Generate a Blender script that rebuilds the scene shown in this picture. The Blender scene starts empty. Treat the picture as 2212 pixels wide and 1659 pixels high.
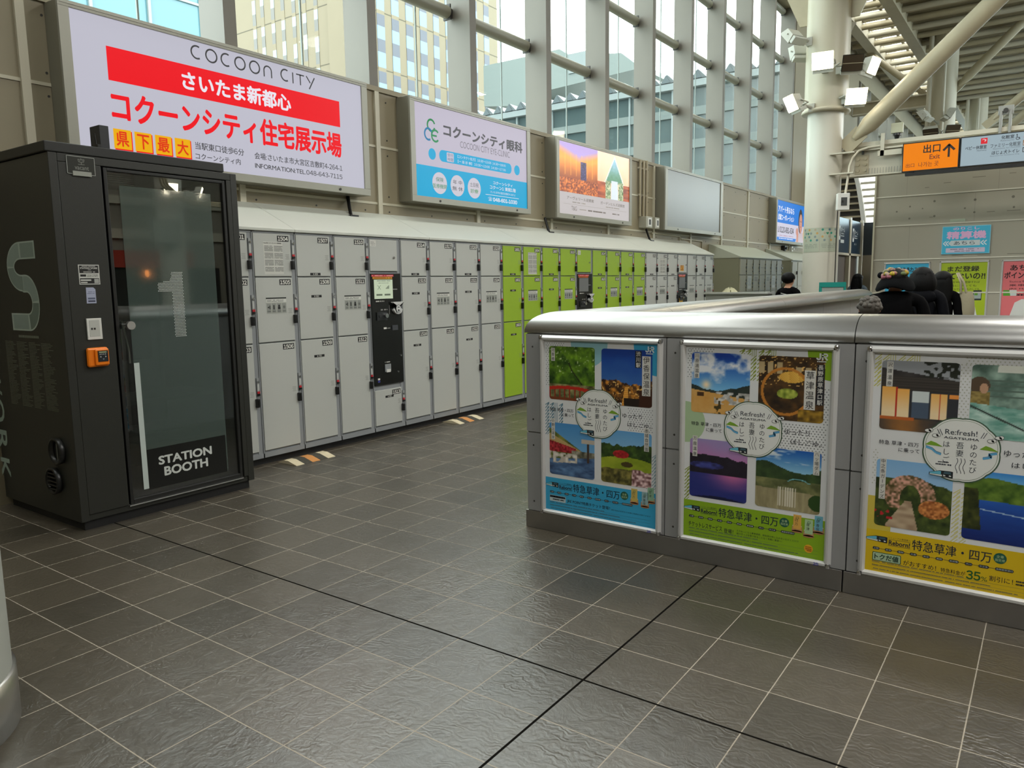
import bpy, math, random
import numpy as np
from mathutils import Vector, Matrix
rnd = random.Random(11)
S = bpy.context.scene
COL = S.collection

# ------------------------------------------------------------------ camera
cam = bpy.data.cameras.new('camera')
cam.sensor_fit = 'HORIZONTAL'; cam.sensor_width = 36.0
cam.lens = 1634.0 / 2212.0 * 36.0
cam.clip_start = 0.05; cam.clip_end = 600
camo = bpy.data.objects.new('camera', cam); COL.objects.link(camo)
camo.location = (0, 0, 1.5)
camo.rotation_euler = (math.radians(82.3818), math.radians(0.8646), math.radians(35.5353))
S.camera = camo

# ------------------------------------------------------------------ world, exposure
S.view_settings.view_transform = 'Standard'
S.view_settings.look = 'None'
S.view_settings.gamma = 1.0
S.view_settings.exposure = 0.08
S.view_settings.use_curve_mapping = False
W = bpy.data.worlds.new('World'); S.world = W
W.use_nodes = True
wn = W.node_tree.nodes; wl = W.node_tree.links
bg = wn['Background']
tc = wn.new('ShaderNodeTexCoord'); sx = wn.new('ShaderNodeSeparateXYZ'); rp = wn.new('ShaderNodeValToRGB')
wl.new(tc.outputs['Generated'], sx.inputs[0]); wl.new(sx.outputs['Z'], rp.inputs[0]); wl.new(rp.outputs[0], bg.inputs[0])
rp.color_ramp.elements[0].position = 0.05; rp.color_ramp.elements[0].color = (0.80, 0.96, 1.0, 1)
rp.color_ramp.elements[1].position = 0.35; rp.color_ramp.elements[1].color = (1.0, 1.0, 0.98, 1)
bg.inputs[1].default_value = 7.5
S.cycles.use_denoising = True
S.cycles.max_bounces = 8
S.cycles.diffuse_bounces = 4
S.cycles.glossy_bounces = 4
S.cycles.transparent_max_bounces = 16
S.cycles.sample_clamp_indirect = 6.0
S.cycles.caustics_reflective = False
S.cycles.caustics_refractive = False

# added fill lamps brightening the hall: warm-white panels under the roof, out of view
FILL_LAMPS = [(1.5, -3.0), (4.5, -3.0), (1.5, 2.5), (4.5, 2.5), (4.5, 8.0), (0.5, 7.0), (1.0, 12.0), (1.8, 18.0), (3.5, 25.0)]
FILL_POWER = 170.0
def fill_light(x, y, z):
    l = bpy.data.lights.new('fill_lamp_light', 'AREA'); l.shape = 'RECTANGLE'; l.size = 1.2; l.size_y = 0.5
    l.energy = FILL_POWER; l.color = (1.0, 0.98, 0.93)
    o = bpy.data.objects.new('fill_lamp_light', l); COL.objects.link(o); o.location = (x, y, z)
    return o

for hx, hy in FILL_LAMPS: fill_light(hx, hy, 6.93)

# ------------------------------------------------------------------ materials
def lin(c): return c / 12.92 if c <= 0.04045 else ((c + 0.055) / 1.055) ** 2.4
def H(h):
    h = h.lstrip('#'); return tuple(lin(int(h[i:i + 2], 16) / 255) for i in (0, 2, 4))
MC = {}
def mat(name, col, rough=0.5, metal=0.0, var=0.0, vscale=3.0, bump=0.0, bscale=60.0, emit=0.0, coat=0.0, spec=0.5, stretch=None):
    if name in MC: return MC[name]
    m = bpy.data.materials.new(name); m.use_nodes = True; MC[name] = m
    n = m.node_tree.nodes; l = m.node_tree.links; b = n['Principled BSDF']
    c = H(col) if isinstance(col, str) else col
    b.inputs['Base Color'].default_value = (*c, 1); b.inputs['Roughness'].default_value = rough
    b.inputs['Metallic'].default_value = metal
    b.inputs['Coat Weight'].default_value = coat
    b.inputs['Specular IOR Level'].default_value = spec
    if emit:
        b.inputs['Emission Color'].default_value = (*c, 1); b.inputs['Emission Strength'].default_value = emit
    if var or bump:
        t = n.new('ShaderNodeTexCoord'); mp = n.new('ShaderNodeMapping'); l.new(t.outputs['Object'], mp.inputs[0])
        if stretch: mp.inputs['Scale'].default_value = stretch
    if var:
        nz = n.new('ShaderNodeTexNoise'); nz.inputs['Scale'].default_value = vscale; nz.inputs['Detail'].default_value = 6
        l.new(mp.outputs[0], nz.inputs['Vector'])
        mx = n.new('ShaderNodeMixRGB'); mx.inputs[1].default_value = (*[max(0, x * (1 - var)) for x in c], 1)
        mx.inputs[2].default_value = (*[min(1, x * (1 + var)) for x in c], 1)
        l.new(nz.outputs['Fac'], mx.inputs[0]); l.new(mx.outputs[0], b.inputs['Base Color'])
    if bump:
        nb = n.new('ShaderNodeTexNoise'); nb.inputs['Scale'].default_value = bscale; nb.inputs['Detail'].default_value = 4
        l.new(mp.outputs[0], nb.inputs['Vector'])
        bp = n.new('ShaderNodeBump'); bp.inputs['Strength'].default_value = bump; bp.inputs['Distance'].default_value = 0.01
        l.new(nb.outputs['Fac'], bp.inputs['Height']); l.new(bp.outputs[0], b.inputs['Normal'])
    return m
def glass(name, tint, fac=0.08, rough=0.0):
    if name in MC: return MC[name]
    m = bpy.data.materials.new(name); m.use_nodes = True; MC[name] = m
    n = m.node_tree.nodes; l = m.node_tree.links; n.remove(n['Principled BSDF'])
    tr = n.new('ShaderNodeBsdfTransparent'); tr.inputs[0].default_value = (*tint, 1)
    gl = n.new('ShaderNodeBsdfGlossy'); gl.inputs['Roughness'].default_value = rough
    fr = n.new('ShaderNodeLayerWeight'); fr.inputs[0].default_value = 0.5
    pw = n.new('ShaderNodeMath'); pw.operation = 'POWER'; pw.inputs[1].default_value = 5.0; l.new(fr.outputs['Facing'], pw.inputs[0])
    ad = n.new('ShaderNodeMath'); ad.operation = 'ADD'; ad.inputs[1].default_value = fac; ad.use_clamp = True
    l.new(pw.outputs[0], ad.inputs[0])
    mx = n.new('ShaderNodeMixShader'); l.new(ad.outputs[0], mx.inputs[0]); l.new(tr.outputs[0], mx.inputs[1]); l.new(gl.outputs[0], mx.inputs[2])
    l.new(mx.outputs[0], n['Material Output'].inputs[0])
    return m
def PR(h): return mat('ink_' + h.lstrip('#'), h, 0.45)                       # printed ink
def BL(h, e=0.62, k=1.12):
    n = 'backlit_' + h.lstrip('#')
    if n not in MC:
        m = mat(n, h, 0.4, emit=e * k, spec=.15); c = H(h)
        m.node_tree.nodes['Principled BSDF'].inputs['Base Color'].default_value = (*[x * .12 for x in c], 1)
    return MC[n]   # translucent film of a lit sign box

def photo_mat(name, emit=0.0):
    if name in MC: return MC[name]
    m = bpy.data.materials.new(name); m.use_nodes = True; MC[name] = m
    n = m.node_tree.nodes; l = m.node_tree.links; b = n['Principled BSDF']; b.inputs['Roughness'].default_value = 0.4
    a = n.new('ShaderNodeAttribute'); a.attribute_name = 'print'
    l.new(a.outputs['Color'], b.inputs['Base Color'])
    if emit:
        l.new(a.outputs['Color'], b.inputs['Emission Color']); b.inputs['Emission Strength'].default_value = emit
    return m

# ------------------------------------------------------------------ mesh helpers
def tag(o, label=None, cat=None, group=None, kind=None):
    if label: o['label'] = label
    if cat: o['category'] = cat
    if group: o['group'] = group
    if kind: o['kind'] = kind
    return o
def thing(name, loc, label=None, cat=None, group=None, kind=None):
    o = bpy.data.objects.new(name, None); COL.objects.link(o); o.location = loc; o.empty_display_size = 0.1
    return tag(o, label, cat, group, kind)
def root_loc(o):
    v = Vector((0, 0, 0))
    while o is not None: v = v + o.location; o = o.parent
    return v
class MB:
    def __init__(s): s.v = []; s.f = []; s.m = []; s.s = []; s.c = {}
    def add(s, vs, fs, m=0, sm=False):
        b = len(s.v); s.v.extend([tuple(p) for p in vs])
        for f in fs: s.f.append([b + i for i in f]); s.m.append(m); s.s.append(sm)
        return b
    def poly(s, pts, m=0): s.add(pts, [list(range(len(pts)))], m); return s
    def box(s, a, b, m=0):
        x0, y0, z0 = [min(p, q) for p, q in zip(a, b)]; x1, y1, z1 = [max(p, q) for p, q in zip(a, b)]
        s.add([(x0, y0, z0), (x1, y0, z0), (x1, y1, z0), (x0, y1, z0), (x0, y0, z1), (x1, y0, z1), (x1, y1, z1), (x0, y1, z1)],
              [(0, 3, 2, 1), (4, 5, 6, 7), (0, 1, 5, 4), (1, 2, 6, 5), (2, 3, 7, 6), (3, 0, 4, 7)], m); return s
    def obox(s, c, R, h, m=0):
        c = Vector(c); ax = [Vector(R.col[i][:3]) for i in range(3)]
        P = [c + ax[0] * (i * h[0]) + ax[1] * (j * h[1]) + ax[2] * (k * h[2]) for k in (-1, 1) for j in (-1, 1) for i in (-1, 1)]
        s.add(P, [(0, 2, 3, 1), (4, 5, 7, 6), (0, 1, 5, 4), (2, 6, 7, 3), (0, 4, 6, 2), (1, 3, 7, 5)], m); return s
    def ring(s, p, t, up, r, n):
        t = Vector(t).normalized(); u = Vector(up) - t * Vector(up).dot(t); u.normalize(); w = t.cross(u)
        return [Vector(p) + u * (r * math.cos(2 * math.pi * i / n)) + w * (r * math.sin(2 * math.pi * i / n)) for i in range(n)]
    def loft(s, rings, m=0, caps=True, sm=True):
        n = len(rings[0]); b = len(s.v)
        for r in rings: s.v.extend([tuple(p) for p in r])
        for k in range(len(rings) - 1):
            for i in range(n):
                j = (i + 1) % n
                s.f.append([b + k * n + i, b + k * n + j, b + (k + 1) * n + j, b + (k + 1) * n + i]); s.m.append(m); s.s.append(sm)
        if caps:
            if sm: # end caps keep their own vertices so that the sides shade cleanly
                s.add(rings[0], [list(range(n))[::-1]], m); s.add(rings[-1], [list(range(n))], m)
            else:
                s.f.append([b + i for i in range(n)][::-1]); s.m.append(m); s.s.append(False)
                s.f.append([b + (len(rings) - 1) * n + i for i in range(n)]); s.m.append(m); s.s.append(False)
        return s
    def cyl(s, p0, p1, r0, r1=None, n=20, m=0, caps=True):
        r1 = r0 if r1 is None else r1; t = Vector(p1) - Vector(p0)
        up = (0, 0, 1) if abs(t.normalized().z) < 0.9 else (1, 0, 0)
        return s.loft([s.ring(p0, t, up, r0, n), s.ring(p1, t, up, r1, n)], m, caps)
    def tube(s, path, r, n=8, m=0):
        P = [Vector(p) for p in path]; rs = []
        for i, p in enumerate(P):
            t = (P[min(i + 1, len(P) - 1)] - P[max(i - 1, 0)])
            up = (0, 0, 1) if abs(t.normalized().z) < 0.95 else (1, 0, 0)
            if i and abs(t.normalized().z) >= 0.3: up = tuple(rs_up)
            tt = t.normalized(); u = Vector(up) - tt * Vector(up).dot(tt)
            if u.length < 1e-4: u = Vector((1, 0.2, 0))
            rs_up = u.normalized(); rs.append(s.ring(p, t, rs_up, r if not hasattr(r, '__len__') else r[i], n))
        return s.loft(rs, m)
    def lathe(s, prof, c, n=40, m=0):
        c = Vector(c)
        return s.loft([[c + Vector((r * math.cos(2 * math.pi * i / n), r * math.sin(2 * math.pi * i / n), z)) for i in range(n)] for r, z in prof], m)
    def prism(s, prof, fn, a, b, m=0, sm=False):   # prof: 2D polygon, fn(u,v,t)->xyz
        return s.loft([[fn(u, v, t) for u, v in prof] for t in (a, b)], m, True, sm)
    def ell(s, c, r, nu=16, nv=10, m=0, fn=None):
        rings = []
        for j in range(nv + 1):
            th = math.pi * (0.02 + 0.96 * j / nv)
            rr = []
            for i in range(nu):
                ph = 2 * math.pi * i / nu
                d = Vector((math.sin(th) * math.cos(ph), math.sin(th) * math.sin(ph), -math.cos(th)))
                k = fn(d) if fn else 1.0
                rr.append(Vector(c) + Vector((d.x * r[0] * k, d.y * r[1] * k, d.z * r[2] * k)))
            rings.append(rr)
        return s.loft(rings, m, True, True)
    def build(s, name, mats, parent=None, loc=None, bevel=0.0):
        if not isinstance(mats, (list, tuple)): mats = [mats]
        o0 = root_loc(parent) if parent is not None else Vector(loc or (0, 0, 0))
        me = bpy.data.meshes.new(name)
        me.from_pydata([(p[0] - o0.x, p[1] - o0.y, p[2] - o0.z) for p in s.v], [], s.f)
        me.polygons.foreach_set('material_index', s.m); me.polygons.foreach_set('use_smooth', s.s)
        for m in mats: me.materials.append(m)
        if s.c:
            a = me.color_attributes.new('print', 'FLOAT_COLOR', 'POINT')
            d = np.ones((len(s.v), 4), dtype=np.float32)
            for b, arr in s.c.items(): d[b:b + len(arr), :3] = arr
            a.data.foreach_set('color', d.ravel())
        me.update()
        o = bpy.data.objects.new(name, me); COL.objects.link(o)
        if parent is not None: o.parent = parent
        else: o.location = o0
        if bevel:
            bv = o.modifiers.new('Bevel', 'BEVEL'); bv.width = bevel; bv.segments = 2; bv.limit_method = 'ANGLE'; bv.angle_limit = math.radians(40)
        return o
def kids(o): return [c for c in bpy.data.objects if c.parent == o]
def copy_tree(root, loc):
    ch = {}
    for c in bpy.data.objects:
        if c.parent is not None: ch.setdefault(c.parent.name, []).append(c)
    def rec(o, par):
        c = o.copy(); COL.objects.link(c)
        if par is not None: c.parent = par
        for k in ch.get(o.name, []): rec(k, c)
        return c
    r = rec(root, None); r.location = loc
    return r

# ------------------------------------------------------------------ flat print artwork
GC = {}
def glyphs(t, off=0.0):
    k = (t, off)
    if k in GC: return GC[k]
    if any(ch in '0123456789' for ch in t) and len(t) > 1:   # figures set in the same sans as the kana
        A, F, x = [], [], 0.0; n = 0
        for ch in t:
            if ch == ' ': x += .28; continue
            a, f, b = glyphs(ch, off); w = b[2] - b[0]
            if '!' <= ch <= '~': A.append(a + np.array([x - b[0], 0])); x += w + (.085 if ch.isalnum() else .10)
            else: A.append(a + np.array([x, 0])); x += 1.0
            F += [[i + n for i in p] for p in f]; n += len(a)
        a = np.concatenate(A); GC[k] = (a, F, (a[:, 0].min(), a[:, 1].min(), a[:, 0].max(), a[:, 1].max())); return GC[k]
    if len(t) == 1 and t in '0123456789': t = chr(ord(t) + 0xFEE0)
    c = bpy.data.curves.new('t', 'FONT'); c.body = t; c.size = 1; c.offset = off; c.resolution_u = 3
    o = bpy.data.objects.new('t', c); COL.objects.link(o)
    me = bpy.data.meshes.new_from_object(o.evaluated_get(bpy.context.evaluated_depsgraph_get()))
    bpy.data.objects.remove(o); bpy.data.curves.remove(c)
    n = len(me.vertices); a = np.zeros(n * 3); me.vertices.foreach_get('co', a); a = a.reshape(-1, 3)[:, :2].copy()
    f = [list(p.vertices) for p in me.polygons]; bpy.data.meshes.remove(me)
    if n == 0: a = np.zeros((1, 2))
    GC[k] = (a, f, (a[:, 0].min(), a[:, 1].min(), a[:, 0].max(), a[:, 1].max()))
    return GC[k]
class Art:
    """print laid out in metres on a real surface; T(u, v, h) gives the 3D point"""
    def __init__(s, T, eps=0.0005): s.T = T; s.eps = eps; s.mb = MB(); s.mats = []; s.L = 1
    def mi(s, m):
        if m not in s.mats: s.mats.append(m)
        return s.mats.index(m)
    def raw(s, P, F, m, copies=1):
        n = max(1, len(P) // copies)
        return s.mb.add([s.T(p[0], p[1], s.L * s.eps + (i // n) * .00005) for i, p in enumerate(P)], F, s.mi(m))
    def reps(s, off): return 1 if off <= 0 else 6 if off > .015 else 3
    def poly(s, P, m): s.raw(P, [list(range(len(P)))], m)
    def rect(s, x0, y0, x1, y1, m): s.poly([(x0, y0), (x1, y0), (x1, y1), (x0, y1)], m)
    def rrect(s, x0, y0, x1, y1, r, m, n=5):
        P = []
        for cx, cy, a in ((x1 - r, y0 + r, -90), (x1 - r, y1 - r, 0), (x0 + r, y1 - r, 90), (x0 + r, y0 + r, 180)):
            for i in range(n + 1):
                t = math.radians(a + 90 * i / n); P.append((cx + r * math.cos(t), cy + r * math.sin(t)))
        s.poly(P, m)
    def disc(s, cx, cy, rx, m, ry=None, n=24, a0=0, a1=360):
        ry = ry or rx
        P = [(cx + rx * math.cos(math.radians(a0 + (a1 - a0) * i / n)), cy + ry * math.sin(math.radians(a0 + (a1 - a0) * i / n))) for i in range(n + (0 if a1 - a0 == 360 else 1))]
        s.poly(P, m)
    def arc(s, cx, cy, r, w, a0, a1, m, n=20, ry=None):
        k = (ry or r) / r
        for i in range(n):
            t0 = math.radians(a0 + (a1 - a0) * i / n); t1 = math.radians(a0 + (a1 - a0) * (i + 1) / n)
            s.poly([(cx + (r - w) * math.cos(t0), cy + (r - w) * k * math.sin(t0)), (cx + r * math.cos(t0), cy + r * k * math.sin(t0)),
                    (cx + r * math.cos(t1), cy + r * k * math.sin(t1)), (cx + (r - w) * math.cos(t1), cy + (r - w) * k * math.sin(t1))], m)
    def line(s, pts, w, m):
        for (x0, y0), (x1, y1) in zip(pts[:-1], pts[1:]):
            dx, dy = x1 - x0, y1 - y0; L = math.hypot(dx, dy) or 1; nx, ny = -dy / L * w / 2, dx / L * w / 2
            s.poly([(x0 - nx, y0 - ny), (x1 - nx, y1 - ny), (x1 + nx, y1 + ny), (x0 + nx, y0 + ny)], m)
    def bold(s, t, off):
        if off <= 0: return glyphs(t, off)
        a, f, b = glyphs(t); n = len(a); q = off * .8
        sh = [(q * math.cos(k * math.pi / 3), q * math.sin(k * math.pi / 3)) for k in range(6)] if off > .015 else [(q, 0), (-q, 0), (0, q)]
        A = np.concatenate([a + np.array(p) for p in sh]); F = [[i + n * k for i in p] for k in range(len(sh)) for p in f]
        return A, F, (A[:, 0].min(), A[:, 1].min(), A[:, 0].max(), A[:, 1].max())
    def text(s, t, x0, y0, x1, y1, m, off=0.0, rot=0):      # fitted into a box; rot -90 runs down the page
        a, f, b = s.bold(t, off); w = max(b[2] - b[0], 1e-6); h = max(b[3] - b[1], 1e-6)
        u = (a[:, 0] - b[0]) / w; v = (a[:, 1] - b[1]) / h
        if rot == -90: P = np.stack([x0 + v * (x1 - x0), y1 - u * (y1 - y0)], 1)
        else: P = np.stack([x0 + u * (x1 - x0), y0 + v * (y1 - y0)], 1)
        s.raw(P.tolist(), f, m, s.reps(off))
    def word(s, t, x, y, size, m, off=0.0, align='l', sxk=1.0):
        a, f, b = s.bold(t, off); w = (b[2] - b[0]) * size * sxk
        x = x - (0 if align == 'l' else w / 2 if align == 'c' else w)
        P = np.stack([x + (a[:, 0] - b[0]) * size * sxk, y + a[:, 1] * size], 1); s.raw(P.tolist(), f, m, s.reps(off))
    def vtext(s, t, xc, ytop, size, m, pitch=None, off=0.0):
        pitch = pitch or size
        for i, ch in enumerate(t):
            a, f, b = s.bold(ch, off); cx = 0.5
            if ch in 'ー・': # upright bar in vertical setting
                P = np.stack([xc + (a[:, 1] - 0.38) * size, ytop - pitch * i - size * a[:, 0]], 1)
                f = [q[::-1] for q in f]
            else: P = np.stack([xc + (a[:, 0] - cx) * size, ytop - pitch * i - size * 0.88 + a[:, 1] * size], 1)
            s.raw(P.tolist(), f, m, s.reps(off))
    def dashes(s, x0, y, x1, h, m, seed=0, fill=0.85):     # print too small to read in the photograph
        r = random.Random(seed); x = x0
        while x < x1:
            w = min(h * r.uniform(0.5, 1.6), x1 - x)
            if r.random() < fill: s.rect(x, y, x + w * 0.82, y + h, m)
            x += w
    def photo(s, x0, y0, x1, y1, fn, nx=80, ny=90, r=0.02, emit=0.0):
        U, V = np.meshgrid(np.linspace(0, 1, nx), np.linspace(0, 1, ny)); U = U.ravel(); V = V.ravel()
        c = np.clip(fn(U, V), 0, 1); c = np.where(c <= 0.04045, c / 12.92, ((c + 0.055) / 1.055) ** 2.4)
        Y = y0 + V * (y1 - y0); d = np.minimum(Y - y0, y1 - Y)
        ins = np.where(d < r, r - np.sqrt(np.maximum(r * r - (r - d) ** 2, 0)), 0) if r > 0 else 0 * d
        X = x0 + ins + U * (x1 - x0 - 2 * ins)
        F = [(j * nx + i, j * nx + i + 1, (j + 1) * nx + i + 1, (j + 1) * nx + i) for j in range(ny - 1) for i in range(nx - 1)]
        b = s.raw(np.stack([X, Y], 1).tolist(), F, photo_mat('printed_photo%s' % ('_lit' if emit else ''), emit)); s.mb.c[b] = c
    def build(s, name, parent, label=None):
        o = s.mb.build(name, s.mats, parent)
        if label: o['label'] = label
        return o
def onX(X): return lambda u, v, h: (X + h, u, v)      # faces +X: u = Y, v = Z
def onY(Y): return lambda u, v, h: (u, Y - h, v)      # faces -Y: u = X, v = Z

def vnoise(x, y, seed=0):
    xi = np.floor(x).astype(int); yi = np.floor(y).astype(int); xf = x - xi; yf = y - yi
    def hsh(a, b):
        n = (a * 374761393 + b * 668265263 + seed * 1442695041) & 0x7fffffff; n = ((n ^ (n >> 13)) * 1274126177) & 0x7fffffff
        return ((n ^ (n >> 16)) & 0xffff) / 65535.0
    u = xf * xf * (3 - 2 * xf); v = yf * yf * (3 - 2 * yf)
    return (hsh(xi, yi) * (1 - u) + hsh(xi + 1, yi) * u) * (1 - v) + (hsh(xi, yi + 1) * (1 - u) + hsh(xi + 1, yi + 1) * u) * v
def fbm(x, y, seed=0, o=4): return sum(vnoise(x * 2 ** k, y * 2 ** k, seed + k) * 0.5 ** k for k in range(o)) / sum(0.5 ** k for k in range(o))
def rgb(*c): return np.array(c) / 255.0
def mixc(a, b, t): t = np.clip(t, 0, 1)[:, None]; return a * (1 - t) + b * t

# ================================================================== materials of the place
M_PANEL = mat('wall_panel_paint', '#8c836b', 0.55, var=0.10, vscale=1.2)
M_PANELTRIM = mat('wall_joint_cover', '#bdb8a2', 0.45)
M_FIN = mat('fin_paint', '#6e695f', 0.5, var=0.06, vscale=2.0)
M_TUBE = mat('transom_paint', '#8b8a7a', 0.45)
M_DARK = mat('dark_bracket', '#2c2a26', 0.5)
M_GLASS = glass('window_glass', (0.93, 0.98, 0.97), 0.0)
M_CREAM = mat('cream_steel', '#bdb7a4', 0.45, var=0.05, vscale=2.5)
M_CREAMD = mat('cream_pipe', '#a69c82', 0.45, var=0.12, vscale=4)
M_DECK = mat('roof_deck', '#8a7f68', 0.7, var=0.15, vscale=2)
M_CONC = mat('pale_board_wall', '#a09c8d', 0.55, var=0.05, vscale=1.5)
M_STEEL = mat('brushed_steel', (0.44, 0.44, 0.43), 0.31, 1.0, var=0.06, vscale=30, stretch=(0.05, 1, 1))
M_STEELD = mat('steel_kick', (0.36, 0.35, 0.34), 0.35, 1.0, var=0.08, vscale=10)
M_ALU = mat('anodised_aluminium', (0.62, 0.62, 0.61), 0.32, 0.35)
M_CHROME = mat('chrome_corner', (0.6, 0.6, 0.6), 0.15, 1.0)
M_BPANEL = mat('barrier_panel_paint', '#8f9090', 0.45, var=0.04, vscale=3)
M_BLACK = mat('black_plastic', '#101010', 0.4)
M_WHITEP = mat('white_plastic', '#d8d8d2', 0.4)
M_GREYP = mat('grey_plastic', '#8c8c86', 0.45)

# ------------------------------------------------------------------ floor: slate-textured 30 cm tiles
def floor_mat():
    m = bpy.data.materials.new('slate_tiles'); m.use_nodes = True
    n = m.node_tree.nodes; l = m.node_tree.links; b = n['Principled BSDF']
    def N(t, **k):
        x = n.new(t)
        for a, v in k.items(): setattr(x, a, v)
        return x
    def math_(op, a, bb=None, c=None):
        x = N('ShaderNodeMath', operation=op)
        for i, v in enumerate((a, bb, c)):
            if v is None: continue
            if isinstance(v, (int, float)): x.inputs[i].default_value = v
            else: l.new(v, x.inputs[i])
        return x.outputs[0]
    g = N('ShaderNodeNewGeometry'); sp = N('ShaderNodeSeparateXYZ'); l.new(g.outputs['Position'], sp.inputs[0])
    P = 0.3035; cells = []; edge = []; dark = []
    for ax, o in (('X', -1.3685), ('Y', 2.342)):
        t = math_('DIVIDE', math_('SUBTRACT', sp.outputs[ax], o), P)
        cells.append(math_('FLOOR', t)); fr = math_('FRACT', t)
        d = math_('MULTIPLY', math_('MINIMUM', fr, math_('SUBTRACT', 1.0, fr)), P)
        edge.append(d); dark.append(math_('LESS_THAN', math_('ABSOLUTE', math_('SUBTRACT', sp.outputs[ax], o)), 0.0050))
    grout = math_('MAXIMUM', math_('LESS_THAN', edge[0], 0.0021), math_('LESS_THAN', edge[1], 0.0021))
    dk = math_('MAXIMUM', dark[0], dark[1])
    cv = N('ShaderNodeCombineXYZ'); l.new(cells[0], cv.inputs[0]); l.new(cells[1], cv.inputs[1])
    wnz = N('ShaderNodeTexWhiteNoise', noise_dimensions='3D'); l.new(cv.outputs[0], wnz.inputs['Vector'])
    off = N('ShaderNodeVectorMath', operation='MULTIPLY_ADD'); l.new(wnz.outputs['Color'], off.inputs[0]); off.inputs[1].default_value = (37, 37, 37); l.new(g.outputs['Position'], off.inputs[2])
    # swirling cleft ridges
    nz = N('ShaderNodeTexNoise'); nz.inputs['Scale'].default_value = 9.0; nz.inputs['Detail'].default_value = 7; nz.inputs['Distortion'].default_value = 2.4; nz.inputs['Roughness'].default_value = 0.62
    l.new(off.outputs[0], nz.inputs['Vector'])
    wv = N('ShaderNodeTexWave', wave_type='RINGS'); wv.inputs['Scale'].default_value = 13; wv.inputs['Distortion'].default_value = 14; wv.inputs['Detail'].default_value = 3; wv.inputs['Detail Scale'].default_value = 1.3
    l.new(off.outputs[0], wv.inputs['Vector'])
    nm = N('ShaderNodeTexNoise'); nm.inputs['Scale'].default_value = 3.5; l.new(off.outputs[0], nm.inputs['Vector'])
    h = math_('MULTIPLY_ADD', math_('MULTIPLY', wv.outputs['Fac'], math_('POWER', nm.outputs['Fac'], 3.0)), 0.9, math_('MULTIPLY', nz.outputs['Fac'], 0.7))
    h2 = math_('MULTIPLY', h, math_('SUBTRACT', 1.0, math_('MULTIPLY', grout, 0.6)))
    bp = N('ShaderNodeBump'); bp.inputs['Strength'].default_value = 0.55; bp.inputs['Distance'].default_value = 0.006; l.new(h2, bp.inputs['Height']); l.new(bp.outputs[0], b.inputs['Normal'])
    r1 = N('ShaderNodeMixRGB'); r1.inputs[1].default_value = (*H('#443f35'), 1); r1.inputs[2].default_value = (*H('#544d41'), 1); l.new(wnz.outputs['Value'], r1.inputs[0])
    r2 = N('ShaderNodeMixRGB', blend_type='MULTIPLY'); r2.inputs[0].default_value = 0.45; l.new(r1.outputs[0], r2.inputs[1])
    cr = N('ShaderNodeValToRGB'); cr.color_ramp.elements[0].position = 0.25; cr.color_ramp.elements[0].color = (0.5, 0.5, 0.5, 1); cr.color_ramp.elements[1].position = 0.75; cr.color_ramp.elements[1].color = (1, 1, 1, 1)
    l.new(nz.outputs['Fac'], cr.inputs[0]); l.new(cr.outputs[0], r2.inputs[2])
    r3 = N('ShaderNodeMixRGB'); r3.inputs[2].default_value = (*H('#9c9486'), 1); l.new(grout, r3.inputs[0]); l.new(r2.outputs[0], r3.inputs[1])
    r4 = N('ShaderNodeMixRGB'); r4.inputs[2].default_value = (*H('#141311'), 1); l.new(dk, r4.inputs[0]); l.new(r3.outputs[0], r4.inputs[1])
    l.new(r4.outputs[0], b.inputs['Base Color'])
    rr = math_('MULTIPLY_ADD', nz.outputs['Fac'], 0.14, 0.25)
    b.inputs['IOR'].default_value = 1.55
    l.new(math_('MAXIMUM', rr, math_('MULTIPLY', grout, 0.8)), b.inputs['Roughness'])
    l.new(math_('MULTIPLY', math_('SUBTRACT', 1.0, math_('MAXIMUM', grout, dk)), 0.95), b.inputs['Specular IOR Level'])
    return m
tag(MB().box((-5.98, -10, -0.25), (9.0, 62, 0)).build('floor', floor_mat()), kind='structure')

# ------------------------------------------------------------------ left wall: panels, joint covers, windows between fins
XW = -5.95; SILL = 3.56; FIN0 = 4.205; PITCH = 1.695
wl_ = MB(); wl_.box((XW - 0.4, -10, 0), (XW, 62, SILL - 0.05))
wl_.box((XW - 0.45, 2.55, SILL - 0.05), (XW + 0.02, 62, SILL))
wl_.box((XW - 0.4, -10, SILL - 0.05), (XW, 2.55, 9.0))
wl_.box((XW - 0.30, 21.35, SILL), (XW - 0.02, 29.0, 9.0)); wl_.box((XW - 0.30, 29.0, 8.2), (XW - 0.02, 62, 9.0)); wl_.box((XW - 0.4, 2.5, 8.45), (XW - 0.02, 21.4, 9.0))
tag(wl_.build('wall_left', M_PANEL), kind='structure')
tr = 0
for k in range(-1, 11):
    y = FIN0 + 0.01 + PITCH * k; tr += 1
    mb = MB().box((XW, y - 0.03, 0.0), (XW + 0.025, y + 0.03, SILL - 0.052))
    tag(mb.build('trim_%d' % tr, M_PANELTRIM), kind='structure')
for z in (2.36, 2.95):
    tr += 1
    mb = MB()
    for k in range(-3, 13):
        mb.box((XW, FIN0 + PITCH * k + 0.04, z - 0.012), (XW + 0.008, FIN0 + PITCH * (k + 1) - 0.02, z + 0.012))
    tag(mb.build('trim_%d' % tr, M_PANELTRIM), kind='structure')
scr = MB()
for k in range(-2, 12):
    for z in (0.5, 1.1, 1.7, 2.28, 2.44, 2.87, 3.03, 3.42):
        for dy in (.16, .85, 1.5):
            y = FIN0 + PITCH * k + dy; scr.cyl((XW, y, z), (XW + .004, y, z), .009, n=8)
o = scr.build('trim_15', M_DARK); tag(o, kind='structure')
FZ = (4.765, 5.96, 7.16, 8.36)
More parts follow.
